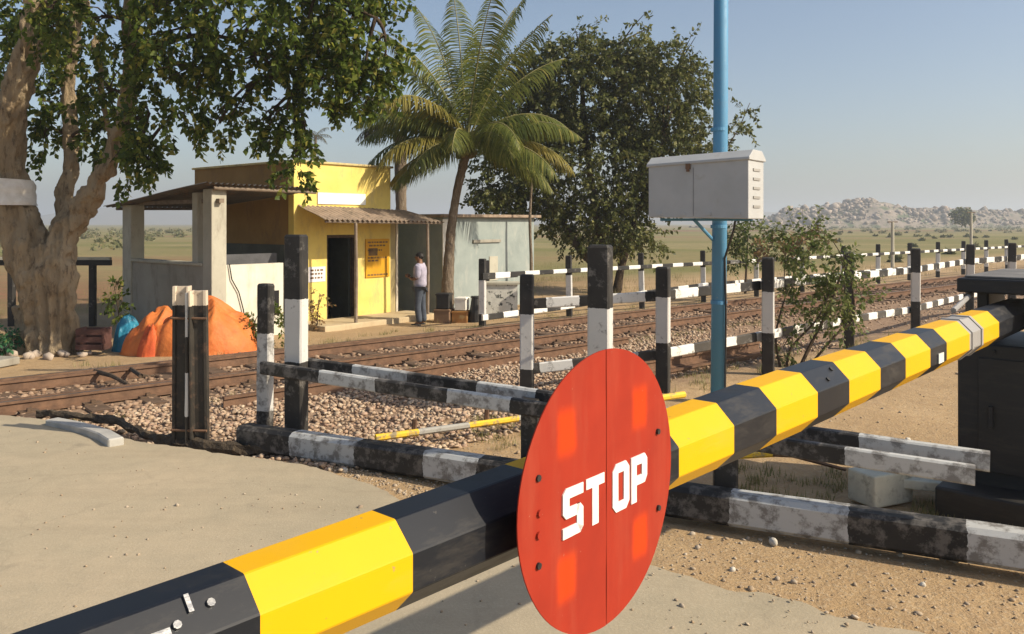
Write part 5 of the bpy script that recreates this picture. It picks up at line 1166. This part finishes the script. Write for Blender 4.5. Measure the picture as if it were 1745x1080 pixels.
c = PD(218, 596, 14.9); heap('blue_bundle', (c.x, c.y, GB), .34, .3, .58, M_BLU, 'blue plastic bundle lying between the crate and the orange tarpaulin', 'bundle', 8.1, 1.3, 50)
c = PD(262, 604, 14.2); heap('orange_cloth', (c.x, c.y, GB), .36, .3, .5, pm('red_orange_cloth', (.66, .13, .035), (.52, .09, .03), scale=5, rough=.7, bs=.5, bscale=12, bdist=.03), 'crumpled red orange cloth trailing off the left side of the tarpaulin heap', 'cloth', 5.7, 1.6, 50)
# crate by the tree
M_CRATE = pm('dark_red_wood', (.11, .05, .04), (.07, .035, .028), scale=6, rough=.8, bs=.4)
cr = empty('wooden_crate', PD(160, 596, 14.4), 'dark reddish wooden crate lying on its side at the foot of the big tree', 'crate'); q = cr.location
for dz in (.0, .13, .26): 
    for sy in (-.17, .17): mb = MB(); mb.box(q + Vector((0, sy, .07 + dz)), (.46, .02, .09)); mb.build('slat', M_CRATE, cr)
for sx in (-.22, .22): mb = MB(); mb.box(q + Vector((sx, 0, .2)), (.02, .32, .38)); mb.build('end_panel', M_CRATE, cr)
rs = rng.uniform(0, 1, 46); ang = rng.uniform(-3.0, .2, 46); rr = rng.uniform(.5, .85, 46); bx, by_ = PD(90, 590, 14.5).x, 14.5
cc = np.column_stack([bx + np.cos(ang) * rr * 1.2, by_ + np.sin(ang) * rr * .8, np.full(46, GB + .06)])
for k in range(12):
    o = stones('stone', np.array([[0, 0, 0.]]), np.array([random.uniform(.05, .12)]), rockmat('tree_stone', [(.3, .2, .15), (.5, .42, .34), (.12, .07, .055)]) if k == 0 else M_TS, flat=.8)
    M_TS = o.data.materials[0]; o.location = Vector(cc[k]); tag(o, 'rough stone in the ring of stones round the foot of the big tree', 'stone', 'stones round the big tree')
q = P(10, 612, -.15); block('flat_slab', (q.x - .1, q.y - .4, -.12), (.9, .5, .12), -15, 'flat grey slab on the ground below the green weeds', M_CEM)
# boxes and goods between the person and the far fence
Yg = 18.9
def item(px, py): return PD(px, py, Yg)
def gbox(name, px0, px1, py0, py1, dep, mat, lab, cat='box', Y=Yg, yaw=-12):
    a = PD(px0, py1, Y); b = PD(px1, py0, Y); wd = b.x - a.x; h = b.z - a.z; c = ((a.x + b.x) / 2, Y + dep / 2, (a.z + b.z) / 2); e = empty(name, Vector((c[0], c[1], a.z)), lab, cat)
    mb = MB(); mb.box(c, (wd * .95, dep, h), Matrix.Rotation(R(yaw), 3, 'Z')); o = mb.build('body', mat, e); bv = o.modifiers.new('b', 'BEVEL'); bv.width = .012
    mb = MB(); mb.box((c[0], c[1], c[2] + h / 2 - .03), (wd * .95 + .025, dep + .02, .03), Matrix.Rotation(R(yaw), 3, 'Z')); mb.build('rim', mat, e); return e
gbox('brown_box', 741, 770, 527, 565, .4, pm('brown_board', (.22, .14, .085), (.17, .10, .06), rough=.8), 'brown box on the ground right behind the person'); gbox('dark_box', 744, 768, 500, 526, .3, M_DSTEEL, 'black box standing on top of the brown box')
gbox('orange_crate', 771, 800, 530, 560, .35, pm('orange_brown_board', (.42, .21, .06), (.28, .13, .05), rough=.8, c3=(.6, .5, .25), s3=3), 'orange brown crate between the brown box and the black drum', 'crate'); gbox('white_carton', 776, 797, 507, 529, .3, pm('white_card', (.75, .74, .68), (.7, .68, .6), rough=.8, bs=0), 'white carton on the orange brown crate')
dr = empty('black_drum', PD(811, 553, 19.), 'tapered black drum beside the first post of the far fence', 'drum'); q = dr.location
mb = MB(); mb.tube([q, q + Vector((0, 0, .3)), q + Vector((0, 0, .62))], [.17, .15, .10], 14); mb.build('body', M_DSTEEL, dr, smooth=False)
mb = MB(); mb.tube([q + Vector((0, 0, .62)), q + Vector((0, 0, .66))], [.12, .12], 14); mb.build('lid', M_DSTEEL, dr)
ws = empty('wash_stand', PD(852, 540, 20.), 'white speckled masonry wash stand behind the start of the far fence', 'wash stand')
M_SPK = pm('speckled_white_masonry', (.70, .70, .64), (.55, .55, .50), scale=5, rough=.9, c3=(.08, .09, .08), s3=11, lo3=.56, hi3=.62)
a = PD(828, 542, 20.); b = PD(882, 485, 20.)
mb = MB(); mb.box(((a.x + b.x) / 2, 20.2, (a.z + b.z) / 2), (b.x - a.x, .4, b.z - a.z)); mb.build('body', M_SPK, ws); mb = MB(); mb.box(((a.x + b.x) / 2, 20.2, b.z + .03), (b.x - a.x + .1, .5, .05)); mb.build('top_slab', M_GW, ws)
# thin trunk at the right end of the white building
mb = MB(); q = limb_pts([(906, 520, 22.5, .05), (905, 440, 22.5, .045), (903, 370, 22.5, .04), (906, 290, 22.5, .03), (895, 240, 22.5, .02)], 6); mb.tube([p for p, r in q], [r for p, r in q], 8, wob=.2); tag(mb.build('wooden_pole', M_PALMB, None, q[0][0], smooth=True), 'thin crooked wooden pole at the right corner of the white building', 'pole')
# slim concrete poles in the far field
for px, y0, y1, Y, lab in ((1521, 378, 450, 42., 'slim pale pole in the field left of the two upright black fence posts'), (1655, 362, 440, 50., 'slim pale pole in the field behind the second black fence post from the machine')):
    e = empty('field_pole', PD(px, y1, Y), lab, 'pole'); q = e.location; mb = MB(); mb.tube([Vector((q.x, Y, -.2)), Vector((q.x, Y, PD(px, y0, Y).z))], [.09, .07], 8); mb.build('shaft', M_GW, e); mb = MB(); mb.box((q.x, Y, PD(px, y0, Y).z), (.5, .06, .06)); mb.build('cross_arm', M_POLE, e)
shrub('shrub', PD(1655, 385, 200.), 'dark round bush far out in front of the rocky hill', 'bush', [wb_(1640, 368, 200., 2.2, 1.6, 1.4, 120)], [[(1640, 385, 200., .2), (1640, 375, 200., .15), (1640, 368, 200., .1)]], M_LEAF2, 1.2, 8, .7, r0=.1)
# ---------------------------------------------------------------- thin air haze
hm = bpy.data.materials.new('thin_haze'); hm.use_nodes = True; hn = hm.node_tree; hn.nodes.clear()
ho = hn.nodes.new('ShaderNodeOutputMaterial'); hv = hn.nodes.new('ShaderNodeVolumePrincipled'); hv.inputs['Color'].default_value = (.86, .93, 1.0, 1); hv.inputs['Density'].default_value = .0009; hv.inputs['Anisotropy'].default_value = .2
hn.links.new(hv.outputs[0], ho.inputs['Volume'])
mb = MB(); mb.box((0, 2400, 29.0), (7400, 5400, 62.4)); hz = mb.build('haze', hm); hz['kind'] = 'stuff'; hz['label'] = 'thin dusty haze over the fields'
